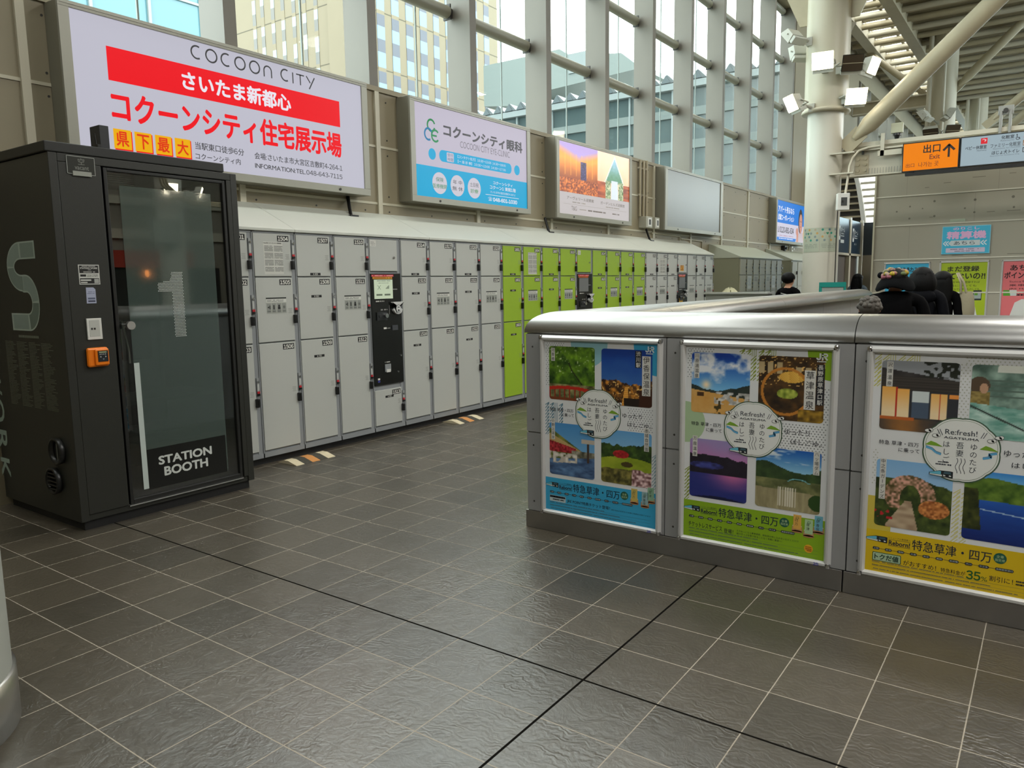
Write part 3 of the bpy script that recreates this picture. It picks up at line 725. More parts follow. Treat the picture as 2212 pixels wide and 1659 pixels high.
# wrapped bundle between the banks
t = thing('wrapped_bundle', (-5.25, 14.75, 0), 'white quilted bundle tied with cord standing between the two locker banks', 'bundle')
MB().ell((-5.25, 14.75, .66), (.30, .36, .66), 20, 14, fn=lambda d: 1 + .05 * math.cos(8 * math.atan2(d.y, d.x)) + .12 * (abs(d.z) < .8) * (abs(d.x) + abs(d.y) - .9)).build('wrapping', mat('bundle_cloth', '#c9c6a4', .8, var=.12, vscale=9), t)
for z in (.35, .75, 1.1):
    k = math.sqrt(max(0, 1 - ((z - .66) / .66) ** 2)) * 1.09
    MB().tube([(-5.25 + .24 * k * math.cos(a), 14.75 + .32 * k * math.sin(a), z) for a in [2 * math.pi * i / 24 for i in range(25)]], .011, 6).build('cord', mat('bundle_cord', '#6f6d50', .8), t)
for a0 in (0.2, 1.2, 2.3, -1.0):
    MB().tube([(-5.25 + .25 * math.cos(b) * math.cos(a0), 14.75 + .335 * math.cos(b) * math.sin(a0), .66 + .675 * math.sin(b)) for b in [-1.2 + 2.4 * i / 14 for i in range(15)]], .010, 6).build('cord', MC['bundle_cord'], t)

# ================================================================== lit sign boxes on the left wall
XS = -5.75; ST, SB = 3.505, 2.40
M_BOX = mat('sign_casing', '#7f7c6e', .4, .2); M_SFR = mat('sign_frame', '#98978b', .4, .2)
def lightbox(y0, y1, label, bg, art_fn, lit=True, iy=.075, top=.045, bot=.065):
    t = thing('lightbox_sign', (XW, (y0 + y1) / 2, SB), label, 'sign', 'sign boxes on the left wall')
    MB().box((XW, y0, SB), (XS - .025, y1, ST)).build('casing', M_BOX, t, bevel=.004)
    a0, a1, b0, b1 = y0 + iy, y1 - iy, SB + bot, ST - top
    f = MB(); f.box((XS - .025, y0, b1), (XS, y1, ST)); f.box((XS - .025, y0, SB), (XS, y1, b0)); f.box((XS - .025, y0, b0), (XS, a0, b1)); f.box((XS - .025, a1, b0), (XS, y1, b1))
    f.box((XS - .001, y0 + .014, b1 + .02), (XS + .003, y1 - .014, b1 + .026), 0)
    f.build('frame', M_SFR, t, bevel=.003)
    MB().box((XS - .025, a0, b0), (XS - .014, a1, b1)).build('light_panel', bg, t)
    for y in (y0 + (y1 - y0) * .2, y1 - (y1 - y0) * .14): MB().cyl((XS, y, SB + .03), (XS + .006, y, SB + .03), .013, n=12).build('lock', M_DARK, t)
    if art_fn:
        a = Art(onX(XS - .014), .0007); art_fn(a); a.build('sign_print', t)
RED, ORG, INK = BL('#f00418', .75), BL('#f5b400', .7), PR('#26242c')
WHT = BL('#cfcedd', .62)
def s1(a):
    a.rect(3.012, 3.022, 5.238, 3.262, RED)
    x = 3.695; z0 = 3.315; h = .105
    for ch in 'COCOOn CITY': # thin rounded capitals
        if ch == 'C': a.arc(x + .05, z0 + h / 2 + .012, .055, .013, 60, 300, INK); x += .125
        elif ch == 'O': a.arc(x + .056, z0 + h / 2 + .012, .056, .013, 0, 360, INK, 28); x += .145
        elif ch == 'n': a.arc(x + .045, z0 + .062, .045, .012, 0, 180, INK); a.rect(x, z0 + .008, x + .012, z0 + .062, INK); a.rect(x + .078, z0 + .008, x + .09, z0 + .062, INK); x += .115
        elif ch == 'I': a.rect(x, z0 + .01, x + .012, z0 + h, INK); x += .045
        elif ch == 'T': a.rect(x, z0 + h - .011, x + .09, z0 + h, INK); a.rect(x + .039, z0 + .01, x + .051, z0 + h, INK); x += .115
        elif ch == 'Y': a.line([(x, z0 + h), (x + .045, z0 + .05)], .012, INK); a.line([(x + .095, z0 + h), (x + .03, z0 - .005)], .012, INK)
        else: x += .07
    a.L = 2; a.text('さいたま新都心', 3.597, 3.068, 4.66, 3.215, BL('#e6e0ea', .8), .045)
    a.L = 1; a.text('コクーンシティ住宅展示場', 3.015, 2.733, 5.245, 2.965, RED, .042)
    for i, (ch, y) in enumerate(zip('県下最大', (3.015, 3.175, 3.337, 3.499))):
        a.L = 1; a.rect(y + .006, 2.528, y + .142, 2.672, RED); a.L = 2; a.rect(y, 2.537, y + .134, 2.68, ORG); a.L = 3
        a.text(ch, y + .018, 2.555, y + .114, 2.665, BL('#e8380c', .7), .03)
    a.L = 1
    a.text('当駅東口徒歩6分', 3.675, 2.616, 4.133, 2.674, INK, .012); a.text('コクーンシティ内', 3.672, 2.537, 4.093, 2.587, INK, .012)
    a.text('会場:さいたま市大宮区吉敷町4-264-1', 4.238, 2.606, 5.242, 2.664, INK, .012); a.text('INFORMATION:TEL.048-643-7115', 4.238, 2.53, 5.238, 2.573, INK, .012)
lightbox(2.69, 5.60, 'largest lit sign on the left wall, white with red band and red lettering', WHT, s1)
CY = BL('#22b4e6', .62); DG = PR('#3c3744')
def s2(a):
    a.rect(6.29, 2.465, 8.44, 2.803, CY)
    G1, G2, G3 = BL('#1d9a55', .5), BL('#2b8fc4', .5), BL('#3aa56a', .5)
    a.arc(6.57, 3.245, .072, .022, 20, 340, G1); a.L = 2; a.arc(6.52, 3.145, .072, .022, -10, 300, G2); a.L = 3; a.arc(6.635, 3.14, .072, .022, 40, 320, G3); a.rect(6.585, 3.13, 6.66, 3.15, G3); a.L = 1
    a.text('コクーンシティ眼科', 6.775, 3.16, 8.345, 3.30, DG, .05)
    a.text('COCOON CITY EYE-CLINIC', 7.072, 3.072, 8.06, 3.145, PR('#6c6674'), -.006)
    a.disc(6.575, 2.937, .062, CY); a.disc(8.217, 2.937, .062, CY); a.rrect(6.695, 2.875, 8.097, 3.003, .06, CY); a.L = 2
    a.rrect(6.824, 2.887, 6.949, 2.988, .012, BL('#d8d4e6', .6)); a.L = 3
    a.text('受付', 6.838, 2.943, 6.936, 2.98, PR('#3b6fa0')); a.text('時間', 6.838, 2.895, 6.936, 2.932, PR('#3b6fa0'))
    LW = BL('#e4e8f2', .7)
    a.text('【コンタクト処方】 10:30〜13:00  14:30〜18:00', 7.02, 2.948, 7.967, 2.982, LW); a.text('【一 般 診 療】 10:30〜13:00  14:30〜17:30', 7.02, 2.894, 7.967, 2.928, LW)
    for (yc, l1, l2, c1, c2) in ((6.69, '保険', '医療機関', '#4d8f75', '#2f9c6a'), (7.006, '年 中', '無 休', '#5a5a66', '#5a5a66'), (7.32, '土日祝', '診療', '#5a5a66', '#2f9c4a')):
        a.L = 2; a.disc(yc, 2.631, .126, BL('#dcd8e4', .62), .120, 32); a.L = 3
        w1 = .018 * len(l1) + .03; w2 = .022 * len(l2) + .03
        a.text(l1, yc - w1, 2.645, yc + w1, 2.695, PR(c1), .01); a.text(l2, yc - w2, 2.572, yc + w2, 2.622, PR(c2), .01)
    a.L = 2
    a.text('コクーンシティ', 7.70, 2.712, 8.112, 2.752, LW, .02); a.text('コクーン1 東館1階', 7.63, 2.652, 8.182, 2.70, LW, .02); a.text('さいたま市大宮区吉敷町4-267-2', 7.64, 2.604, 8.17, 2.632, LW)
    a.rect(7.54, 2.577, 8.249, 2.583, LW); a.text('☎', 7.59, 2.508, 7.675, 2.556, LW); a.text('048-601-1030', 7.69, 2.505, 8.21, 2.553, LW, .05)
lightbox(6.22, 8.51, 'white and cyan eye clinic sign box, second from the left', BL('#cfc8da', .62), s2)
def hall_pic(U, V):
    c = mixc(rgb(120, 45, 25), rgb(250, 160, 60), (V - .15) / .55 + .3 * (fbm(U * 5, V * 3, 5) - .5))
    c = mixc(c, rgb(175, 150, 215), np.clip((V - .62 - .35 * abs(U - .5)) * 6, 0, 1))
    arch = (np.abs(np.sin(U * 22)) < .25) & (V > .35) & (V < .8); c[arch] = c[arch] * .6 + rgb(255, 190, 90) * .4
    t = (abs(U - .62) < .075) & (V > .28) & (V < .68); c[t] = rgb(60, 50, 90) * (.6 + .9 * vnoise(U * 60, V * 60, 3))[t][:, None]
    g = V < .3; n = vnoise(U * 40, V * 40, 8); c[g] = mixc(rgb(90, 25, 15), rgb(240, 140, 60), n)[g]
    return c
def chapel_pic(U, V):
    c = mixc(rgb(225, 175, 130), rgb(250, 225, 200), V * .8 + .3 * fbm(U * 4, V * 4, 2))
    tri = np.abs(U - .52) < .30 * (1 - (V - .35) / .6); m = tri & (V > .35)
    c[m] = mixc(rgb(90, 140, 110), rgb(165, 205, 240), (V - .45) * 2.2 + .4 * (fbm(U * 14, V * 14, 9) - .5))[m]
    e = (np.abs(np.abs(U - .52) - .30 * (1 - (V - .35) / .6)) < .015) & (V > .35); c[e] = rgb(240, 235, 225)
    b = (V < .35) & (np.abs(U - .52) > .22); c[b] = mixc(rgb(120, 45, 25), rgb(205, 110, 60), vnoise(U * 6, V * 26, 4))[b]
    g = (V < .4) & (np.abs(np.abs(U - .52) - .2) < .08); c[g] = mixc(rgb(60, 90, 40), rgb(220, 220, 190), vnoise(U * 45, V * 45, 6))[g]
    a = (V < .42) & (np.abs(U - .52) < .10 + .04 * (.4 - V)); c[a] = rgb(205, 215, 225)
    return c
def s3(a):
    a.photo(9.24, 2.772, 10.34, 3.455, hall_pic, 100, 70, 0, .55); a.photo(10.34, 2.772, 11.385, 3.455, chapel_pic, 100, 70, 0, .55)
    T = PR('#6f6258')
    a.text('アーヴェリール迎賓館', 9.446, 2.675, 10.221, 2.722, T, .008); a.text('ガーデンヒルズ迎賓館', 10.43, 2.672, 11.226, 2.72, T, .008)
    a.dashes(9.60, 2.635, 10.0, .014, PR('#a3998f'), 3); a.dashes(10.6, 2.635, 11.05, .014, PR('#a3998f'), 4); a.rect(9.35, 2.608, 11.3, 2.611, PR('#a3998f'))
    a.text('T&G', 9.57, 2.525, 9.72, 2.585, T, -.004); a.dashes(9.8, 2.545, 10.0, .012, PR('#a3998f'), 6); a.dashes(10.05, 2.54, 10.6, .02, T, 7); a.dashes(10.8, 2.54, 11.05, .018, T, 8)
lightbox(9.16, 11.46, 'lit wedding hall sign box with orange hall and white chapel pictures', BL('#d9d2d2', .62), s3)
lightbox(12.77, 15.60, 'unlit blank sign box with empty grey panel', mat('blank_sign_panel', '#6c6a5f', .28, spec=.35), None, iy=.10)
def s5(a):
    B = BL('#1c7fe0', .7); a.rect(19.47, 2.90, 22.0, 3.46, B); a.rect(19.47, 2.465, 22.0, 2.545, B); a.L = 2
    LW = BL('#f0f2fa', .8)
    a.text('アパート売るなら', 19.53, 3.16, 20.92, 3.325, LW, .03); a.text('武蔵コーポレーション', 19.53, 2.965, 20.92, 3.115, LW, .03)
    a.text('☎', 19.5, 2.66, 19.66, 2.80, PR('#33313c')); a.text('0120-881-634', 19.68, 2.66, 20.93, 2.81, PR('#33313c'), .035); a.dashes(19.6, 2.505, 20.9, .022, LW, 2); a.dashes(19.6, 2.58, 20.9, .02, BL('#d8a0c0', .5), 5)
    SK = BL('#e2a795', .6); a.disc(21.55, 3.02, .2, PR('#2a2022'), .33); a.L = 3; a.disc(21.58, 2.98, .15, SK, .24); a.rect(21.52, 2.72, 21.66, 2.82, SK); a.L = 4
    a.disc(21.52, 3.02, .02, PR('#2a2022')); a.disc(21.64, 3.02, .02, PR('#2a2022')); a.disc(21.58, 2.88, .04, BL('#c65a5a', .5), .014)
    a.L = 2; a.poly([(21.1, 2.465), (21.3, 2.7), (21.9, 2.74), (22.0, 2.465)], BL('#dcd0d8', .6)); a.L = 3; a.disc(21.25, 2.74, .12, SK, .1); a.rect(21.2, 2.47, 21.38, 2.7, SK)
    a.L = 3; a.disc(21.92, 2.7, .08, ORG, .2)
lightbox(19.35, 22.05, 'bright blue lit sign box with phone number, partly behind the pillar', BL('#d6d4e6', .7), s5, top=.06)

# ================================================================== black work booth
XB = -4.83; BY0, BY1 = 2.13, 3.385
M_BOOTH = mat('booth_black_steel', '#262722', .42, var=.08, vscale=40, bump=.08, bscale=220); M_BFRAME = mat('booth_frame_black', '#1b1c1a', .4)
M_BIN = mat('booth_lining', '#2a2b29', .7)
bt = thing('work_booth', (-5.38, (BY0 + BY1) / 2, 0), 'black steel one-person booth with a big figure 1 on its glass door', 'booth')
mb = MB()
mb.box((-5.93, BY0, .06), (XB, BY0 + .05, 2.30)); mb.box((-5.93, BY1 - .05, .06), (XB, BY1, 2.30)); mb.box((-5.93, BY0 + .05, .06), (-5.88, BY1 - .05, 2.30))
mb.box((-5.88, BY0 + .05, 2.25), (XB, BY1 - .05, 2.30)); mb.box((-5.88, BY0 + .05, .06), (XB - .01, BY1 - .05, .10))
mb.box((XB - .05, BY0 + .05, .10), (XB, 2.432, 2.25)); mb.box((XB - .05, 3.30, .10), (XB, BY1 - .05, 2.25))
mb.build('body', M_BOOTH, bt, bevel=.004)
MB().box((-5.9, BY0 + .03, 0), (XB - .03, BY1 - .03, .06)).build('base', M_LBASE, bt)
MB().box((-5.93, BY0 - .015, 2.302), (XB + .0, 3.29, 2.362)).build('roof_cap', mat('booth_cap', '#191a17', .5), bt, bevel=.006)
MB().box((-5.87, BY0 + .06, .10), (-5.86, BY1 - .06, 2.2)).box((-5.6, BY0 + .06, .70), (-5.15, BY1 - .06, .73)).build('interior_desk', mat('booth_desk', '#4b5550', .6), bt)
MB().box((-5.85, 2.75, .95), (-5.80, 3.2, 1.25)).build('monitor', M_BLACK, bt)
MB().box((-5.5, 2.35, .42), (-5.05, 3.1, .50)).box((-5.85, 2.35, .42), (-5.75, 3.1, .95)).build('bench_seat', mat('booth_seat', '#39433f', .8), bt)
dr = MB()
dr.box((XB - .045, 2.446, .09), (XB - .005, 2.468, 2.245)); dr.box((XB - .045, 3.27, .09), (XB - .005, 3.292, 2.245)); dr.box((XB - .045, 2.468, 2.225), (XB - .005, 3.27, 2.245)); dr.box((XB - .045, 2.468, .09), (XB - .005, 3.27, .13))
d = dr.build('door', M_BFRAME, bt, bevel=.003)
G_ = glass('booth_glass', (.70, .74, .71), .13)
MB().box((XB - .028, 2.468, .13), (XB - .020, 3.27, 2.225)).build('glass_pane', G_, d)
def film_mat():
    m = bpy.data.materials.new('frosted_film'); m.use_nodes = True; n = m.node_tree.nodes; l = m.node_tree.links; b = n['Principled BSDF']
    b.inputs['Base Color'].default_value = (*H('#55645e'), 1); b.inputs['Roughness'].default_value = .06; b.inputs['IOR'].default_value = 2.0; b.inputs['Alpha'].default_value = .60
    return m
a = Art(onX(XB - .0195), .0005)
a.rect(2.545, .175, 3.182, 2.145, film_mat())
a.build('frosted_film', d)
a = Art(onX(XB - .0185), .0006)
a.rect(2.583, .165, 3.172, .437, mat('door_black_band', '#151614', .3))
a.L = 2; LT = mat('door_lettering', '#c6cbc6', .5)
a.text('STATION', 2.66, .318, 3.058, .378, LT, .045); a.text('BOOTH', 2.695, .236, 3.022, .30, LT, .045)
a.rect(2.546, .175, 2.582, 1.02, mat('door_white_strip', '#b9c4bf', .6))
for j in range(44): # halftone figure 1
    z = 1.175 + j * .0102
    for i in range(26):
        y = 2.742 + i * .0102 + (.0051 if j % 2 else 0)
        if (2.848 <= y <= 2.93) or (1.475 <= z <= 1.545 and 2.748 <= y < 2.86 and z < 1.545 - max(0, 2.80 - y) * .2) or (y > 2.748 + .0 and z > 1.50 and y > 2.86 - (1.608 - z) * .55 and y < 2.93):
            if z <= 1.608: a.disc(y, z, .0036, LT, n=6)
a.build('lettering', d)
for z in np.arange(2.155, 2.222, .012): MB().box((XB - .06, 2.47, z), (XB - .05, 2.66, z + .006)).build('louvre_slat', M_BFRAME, bt)
k = MB().cyl((XB - .022, 2.513, 1.267), (XB + .03, 2.513, 1.267), .011, n=12).cyl((XB + .03, 2.513, 1.267), (XB + .055, 2.513, 1.267), .027, n=20)
k.build('door_knob', mat('satin_knob', (.75, .75, .73), .3, 1), d)
MB().tube([(XB - .04, 2.50, 1.30), (XB - .035, 2.53, 1.10), (XB - .035, 2.53, 1.02)], .009, 8).build('inner_handle', M_CHROME, d)
MB().box((XB - .006, 2.433, .090), (XB + .006, 3.287, .098)).build('threshold_strip', mat('threshold_silver', (.7, .7, .7), .25, 1), bt)
# door-side fittings
MB().box((XB, 2.230, 2.185), (XB + .004, 2.394, 2.291)).build('vacant_sign', mat('vacant_plate', '#2b2d29', .3), bt)
a = Art(onX(XB + .004), .0006); W_ = PR('#a7aaa4'); W2 = PR('#7f827c')
for q in ((2.230, 2.185, 2.394, 2.188), (2.230, 2.288, 2.394, 2.291), (2.230, 2.185, 2.233, 2.291), (2.391, 2.185, 2.394, 2.291)): a.rect(*q, W_)
a.text('空', 2.296, 2.243, 2.334, 2.281, W2); a.text('vacant', 2.275, 2.213, 2.357, 2.234, W2, .01)
a.build('lettering', bt)
MB().box((XB + .004, 2.259, 2.176), (XB + .012, 2.367, 2.203)).build('slide_tag', mat('slide_tag_grey', '#9a9d94', .4), bt)
a = Art(onX(XB), .0006); a.rect(2.244, 1.529, 2.368, 1.649, PR('#c9cac4')); a.L = 2; a.rect(2.249, 1.598, 2.363, 1.644, PR('#1c1c1a')); a.rect(2.249, 1.534, 2.363, 1.567, PR('#1c1c1a')); a.L = 3
a.text('STATION WORK', 2.254, 1.623, 2.358, 1.633, PR('#d8d8d2'), .03); a.dashes(2.265, 1.637, 2.347, .004, PR('#c8c8c2'), 1); a.dashes(2.295, 1.616, 2.32, .003, PR('#c8c8c2'), 2)
a.dashes(2.272, 1.602, 2.342, .006, PR('#b8b8b2'), 3); a.rect(2.252, 1.577, 2.286, 1.590, PR('#1c1c1a')); a.text('15分 275円', 2.292, 1.574, 2.356, 1.590, PR('#1c1c1a'), .01)
a.rrect(2.252, 1.551, 2.315, 1.560, .003, PR('#c9cac4')); a.rrect(2.252, 1.538, 2.292, 1.545, .003, PR('#c9cac4')); a.rect(2.333, 1.537, 2.36, 1.563, PR('#a9aaa6'))
a.build('price_sticker', bt)
a = Art(onX(XB), .0006); a.poly([(2.279, 1.511), (2.277, 1.414), (2.335, 1.414), (2.335, 1.499), (2.323, 1.511)], PR('#a7adc4')); a.L = 2
a.rect(2.286, 1.438, 2.329, 1.449, PR('#5b6178')); a.rect(2.286, 1.422, 2.329, 1.432, PR('#3c4156')); a.dashes(2.284, 1.482, 2.33, .004, PR('#6a7088'), 2); a.dashes(2.284, 1.472, 2.33, .004, PR('#6a7088'), 4); a.build('notice_sticker', bt)
o = MB(); o.box((XB, 2.262, 1.192), (XB + .010, 2.35, 1.322), 0); o.box((XB + .009, 2.275, 1.21), (XB + .0115, 2.337, 1.312), 1); o.box((XB + .0112, 2.283, 1.252), (XB + .013, 2.294, 1.264), 2); o.box((XB + .0112, 2.300, 1.252), (XB + .013, 2.311, 1.264), 2)
o.build('power_socket', [M_WHITEP, mat('socket_inner', '#b9bbb4', .4), M_DARK], bt, bevel=.003)
o = MB().box((XB, 2.242, 1.022), (XB + .03, 2.368, 1.142)).build('card_lock', mat('orange_plastic', '#f07d10', .35), bt, bevel=.012)
MB().box((XB + .03, 2.28, 1.032), (XB + .045, 2.364, 1.134)).build('lock_cover', MC['orange_plastic'], o, bevel=.01)
MB().box((XB + .045, 2.294, 1.055), (XB + .049, 2.355, 1.122)).build('keypad', mat('keypad_dark', '#22252b', .3), o)
a = Art(onX(XB + .049), .0005); a.rect(2.300, 1.108, 2.346, 1.118, PR('#8f9a78')); [a.disc(2.306 + .011 * i, 1.10, .003, PR('#d8d8d0'), n=8) for i in range(4)]; a.poly([(2.303, 1.085), (2.312, 1.08), (2.312, 1.09)], PR('#c8c8c0')); a.poly([(2.345, 1.085), (2.336, 1.08), (2.336, 1.09)], PR('#c8c8c0')); a.disc(2.325, 1.07, .005, PR('#7f858c'), n=10); a.build('keypad_print', o)
# left side graphics
a = Art(onY(BY0), .0006); SG = [PR('#8f9f97'), PR('#7f8f86'), PR('#a9b8ae'), PR('#6c7c72')]
def band(fn, t0, t1, m, n=10, w0=0, w1=1):
    for i in range(n):
        ta, tb = t0 + (t1 - t0) * i / n, t0 + (t1 - t0) * (i + 1) / n
        (x0, z0), (x1, z1) = fn(ta); (x2, z2), (x3, z3) = fn(tb)
        L_ = lambda p, q, k: (p[0] + (q[0] - p[0]) * k, p[1] + (q[1] - p[1]) * k)
        P = [L_((x0, z0), (x1, z1), w0), L_((x0, z0), (x1, z1), w1), L_((x2, z2), (x3, z3), w1), L_((x2, z2), (x3, z3), w0)]
        ar = sum(P[i][0] * P[(i + 1) % 4][1] - P[(i + 1) % 4][0] * P[i][1] for i in range(4))
        a.poly(P if ar > 0 else P[::-1], m)
def spath(t): # big S: outer and inner edge
    if t < .14: k = t / .14; x = -5.116 - .215 * k; return (x, 1.802), (x, 1.693)
    if t < .47:
        an = math.radians(90 + 180 * (t - .14) / .33); return (-5.331 + .20 * math.cos(an), 1.647 + .155 * math.sin(an)), (-5.331 + .092 * math.cos(an), 1.645 + .048 * math.sin(an))
    if t < .55: k = (t - .47) / .08; x = -5.331 + .05 * k; return (x, 1.490 - .004), (x, 1.597)
    if t < .87:
        an = math.radians(90 - 180 * (t - .55) / .32); return (-5.281 + .065 * math.cos(an) , 1.420 + .066 * math.sin(an)), (-5.281 + .165 * math.cos(an), 1.420 + .177 * math.sin(an))
    k = (t - .87) / .13; x = -5.281 - .25 * k; return (x, 1.354), (x, 1.243)
band(spath, 0, 1, SG[2], 60); a.L = 2
for t0, t1, m in ((.01, .13, 1), (.145, .30, 0), (.31, .49, 1), (.50, .70, 0), (.71, .86, 3), (.875, .99, 0)): band(spath, t0, t1, SG[m], 14, .09, .91)
a.build('side_logo', bt); a = Art(onY(BY0), .0006)
a.dashes(-5.46, 1.198, -5.17, .016, PR('#6f7568'), 3, .95)
for c in range(4):
    for i in range(44): a.dashes(-5.675 + c * .175, 1.165 - i * .0097, -5.675 + c * .175 + rnd.uniform(.08, .165), .0045, PR('#666b5c'), i + 50 * c, .97)
WK = PR('#93a498')
a.text('W', -5.97, .79, -5.815, .985, WK, .02, rot=-90); a.text('O', -5.97, .60, -5.808, .765, WK, .02, rot=-90); a.text('R', -5.965, .40, -5.808, .545, WK, .02, rot=-90); a.text('K', -5.965, .20, -5.808, .345, WK, .02, rot=-90)
o = a.build('side_lettering', bt)
for cx, cz, g in ((-5.035, .495, 0), (-5.115, .295, 1)):
    v = MB(); v.loft([[(cx + r * math.cos(2 * math.pi * i / 28), y, cz + r * math.sin(2 * math.pi * i / 28)) for i in range(28)] for r, y in ((.082, BY0), (.088, BY0 - .03), (.075, BY0 - .036), (.068, BY0 - .008))], 0, False)
    v.poly([(cx + .07 * math.cos(-2 * math.pi * i / 28), BY0 - .004, cz + .07 * math.sin(-2 * math.pi * i / 28)) for i in range(28)], 1)
    if g:
        for i in range(5): w = math.sqrt(max(0, .07 ** 2 - (-.05 + i * .025) ** 2)); v.box((cx - w, BY0 - .03, cz - .055 + i * .025), (cx + w, BY0 - .01, cz - .047 + i * .025), 0)
    else: v.box((cx + .005, BY0 - .022, cz - .06), (cx + .018, BY0 - .005, cz + .05), 2)
    v.build('vent', [mat('vent_black', '#1a1b1a', .35), M_LBASE, mat('vent_inner', '#5a5d58', .4)], bt)
t = thing('router_box', (-4.93, 2.49, 2.362), 'upright black box with antenna standing on the black booth roof', 'router')
MB().box((-4.99, 2.462, 2.362), (-4.87, 2.520, 2.505)).build('casing', mat('router_black', '#23252a', .45), t, bevel=.003)
MB().tube([(-4.88, 2.445, 2.362), (-4.88, 2.440, 2.40), (-4.88, 2.435, 2.45)], .004, 8).box((-4.90, 2.44, 2.362), (-4.86, 2.46, 2.385)).build('antenna', M_BLACK, t)

# ================================================================== foreground round column at the left edge
t = thing('round_column', (-3.31, .70, 0), 'white round column with steel base ring at the left edge, nearest the viewer', 'column', 'round columns')
PC = Vector((-2.947, 1.036, 0)); rr_ = .40; dd = PC.normalized(); cc = PC + Vector((dd.y * -1, dd.x, 0)) * rr_
t.location = (cc.x, cc.y, 0)
MB().lathe([(.388, .0), (.388, 9.0)], (cc.x, cc.y, 0), 64).build('shaft', mat('column_white', '#a2a59d', .4), t)
MB().lathe([(.389, .19), (.40, .187), (.40, 0.0), (.389, 0.0)], (cc.x, cc.y, 0), 64).build('base_ring', mat('base_ring_steel', (.5, .47, .43), .3, 1), t)

# ================================================================== barrier around the escalator opening
bw = thing('barrier', (-1.2, 3.87, 0), 'waist-high grey barrier with broad rounded steel cap, carrying the travel posters', 'barrier')
YB = 3.738
px = [-2.577, -1.667, -.735, .20, 1.13, 2.06, 3.0]
for x0, x1 in zip(px[:-1], px[1:]):
    mb = MB().box((x0 + .003, YB + .001, .604), (x1 - .003, YB + .26, 1.196)).box((x0 + .003, YB + .001, .112), (x1 - .003, YB + .26, .596)).box((x0 + .006, YB + .01, .11), (x1 - .006, YB + .25, 1.2))
    for sx_ in (.05, .86):
        for z in (.68, 1.12, .17, .52): mb.cyl((x0 + sx_, YB + .0005, z), (x0 + sx_, YB + .003, z), .006, n=8, m=1)
    mb.build('panel', [M_BPANEL, M_DARK], bw)
ys = [YB + .27, 5.2, 6.7, 8.2, 9.7, 11.2, 12.55]
for y0, y1 in zip(ys[:-1], ys[1:]):
    MB().box((-2.577, y0 + .003, .604), (-2.29, y1 - .003, 1.196)).box((-2.577, y0 + .003, .112), (-2.29, y1 - .003, .596)).box((-2.567, y0, .11), (-2.30, y1, 1.2)).build('panel', M_BPANEL, bw)
for x0, x1 in ((-2.59, -.75), (-.745, 1.1), (1.105, 3.0)): MB().box((x0, YB + .001, 0), (x1, YB + .28, .108)).build('kickplate', M_STEELD, bw, bevel=.003)
MB().box((-2.59, YB + .28, 0), (-2.28, 12.6, .108)).build('kickplate', M_STEELD, bw, bevel=.003)
def cap_prof(w=.180, h=.125, n=18):
    P = []
    for i in range(n + 1):
        t = math.pi * i / n; c, s_ = math.cos(t), math.sin(t)
        P.append((w * math.copysign(abs(c) ** .9, c), 1.203 + h * abs(s_) ** .9))
    return P
CP = cap_prof(); cxm, cym = -2.405, 3.919
def cap_seg(pts, name='cap_rail', endcap=False):
    rings = []
    for (x, y, nx, ny, k) in pts: rings.append([(x + u * nx, y + u * ny, 1.203 + (v - 1.203) * k) for u, v in CP])
    mb = MB(); mb.loft(rings, 0, True, True); return mb.build(name, M_STEEL, bw)
# front run (profile across Y) mitred into side run (profile across X)
s0 = (cxm, cym, 1, 1, 1)
cap_seg([(-.742, cym, 0, 1, 1), s0][::-1]); cap_seg([(-.738, cym, 0, 1, 1), (3.0, cym, 0, 1, 1)])
cap_seg([s0, (cxm, 5.15, 1, 0, 1)]); cap_seg([(cxm, 5.154, 1, 0, 1), (cxm, 7.9, 1, 0, 1)])
e_ = [(cxm, 7.904, 1, 0, 1), (cxm, 12.35, 1, 0, 1)] + [(cxm, 12.35 + .3 * math.sin(a_), max(.05, math.cos(a_)) ** .5, 0, max(.05, math.cos(a_)) ** .5) for a_ in (.4, .7, 1.0, 1.2, 1.35, 1.45, 1.53)]
cap_seg(e_)

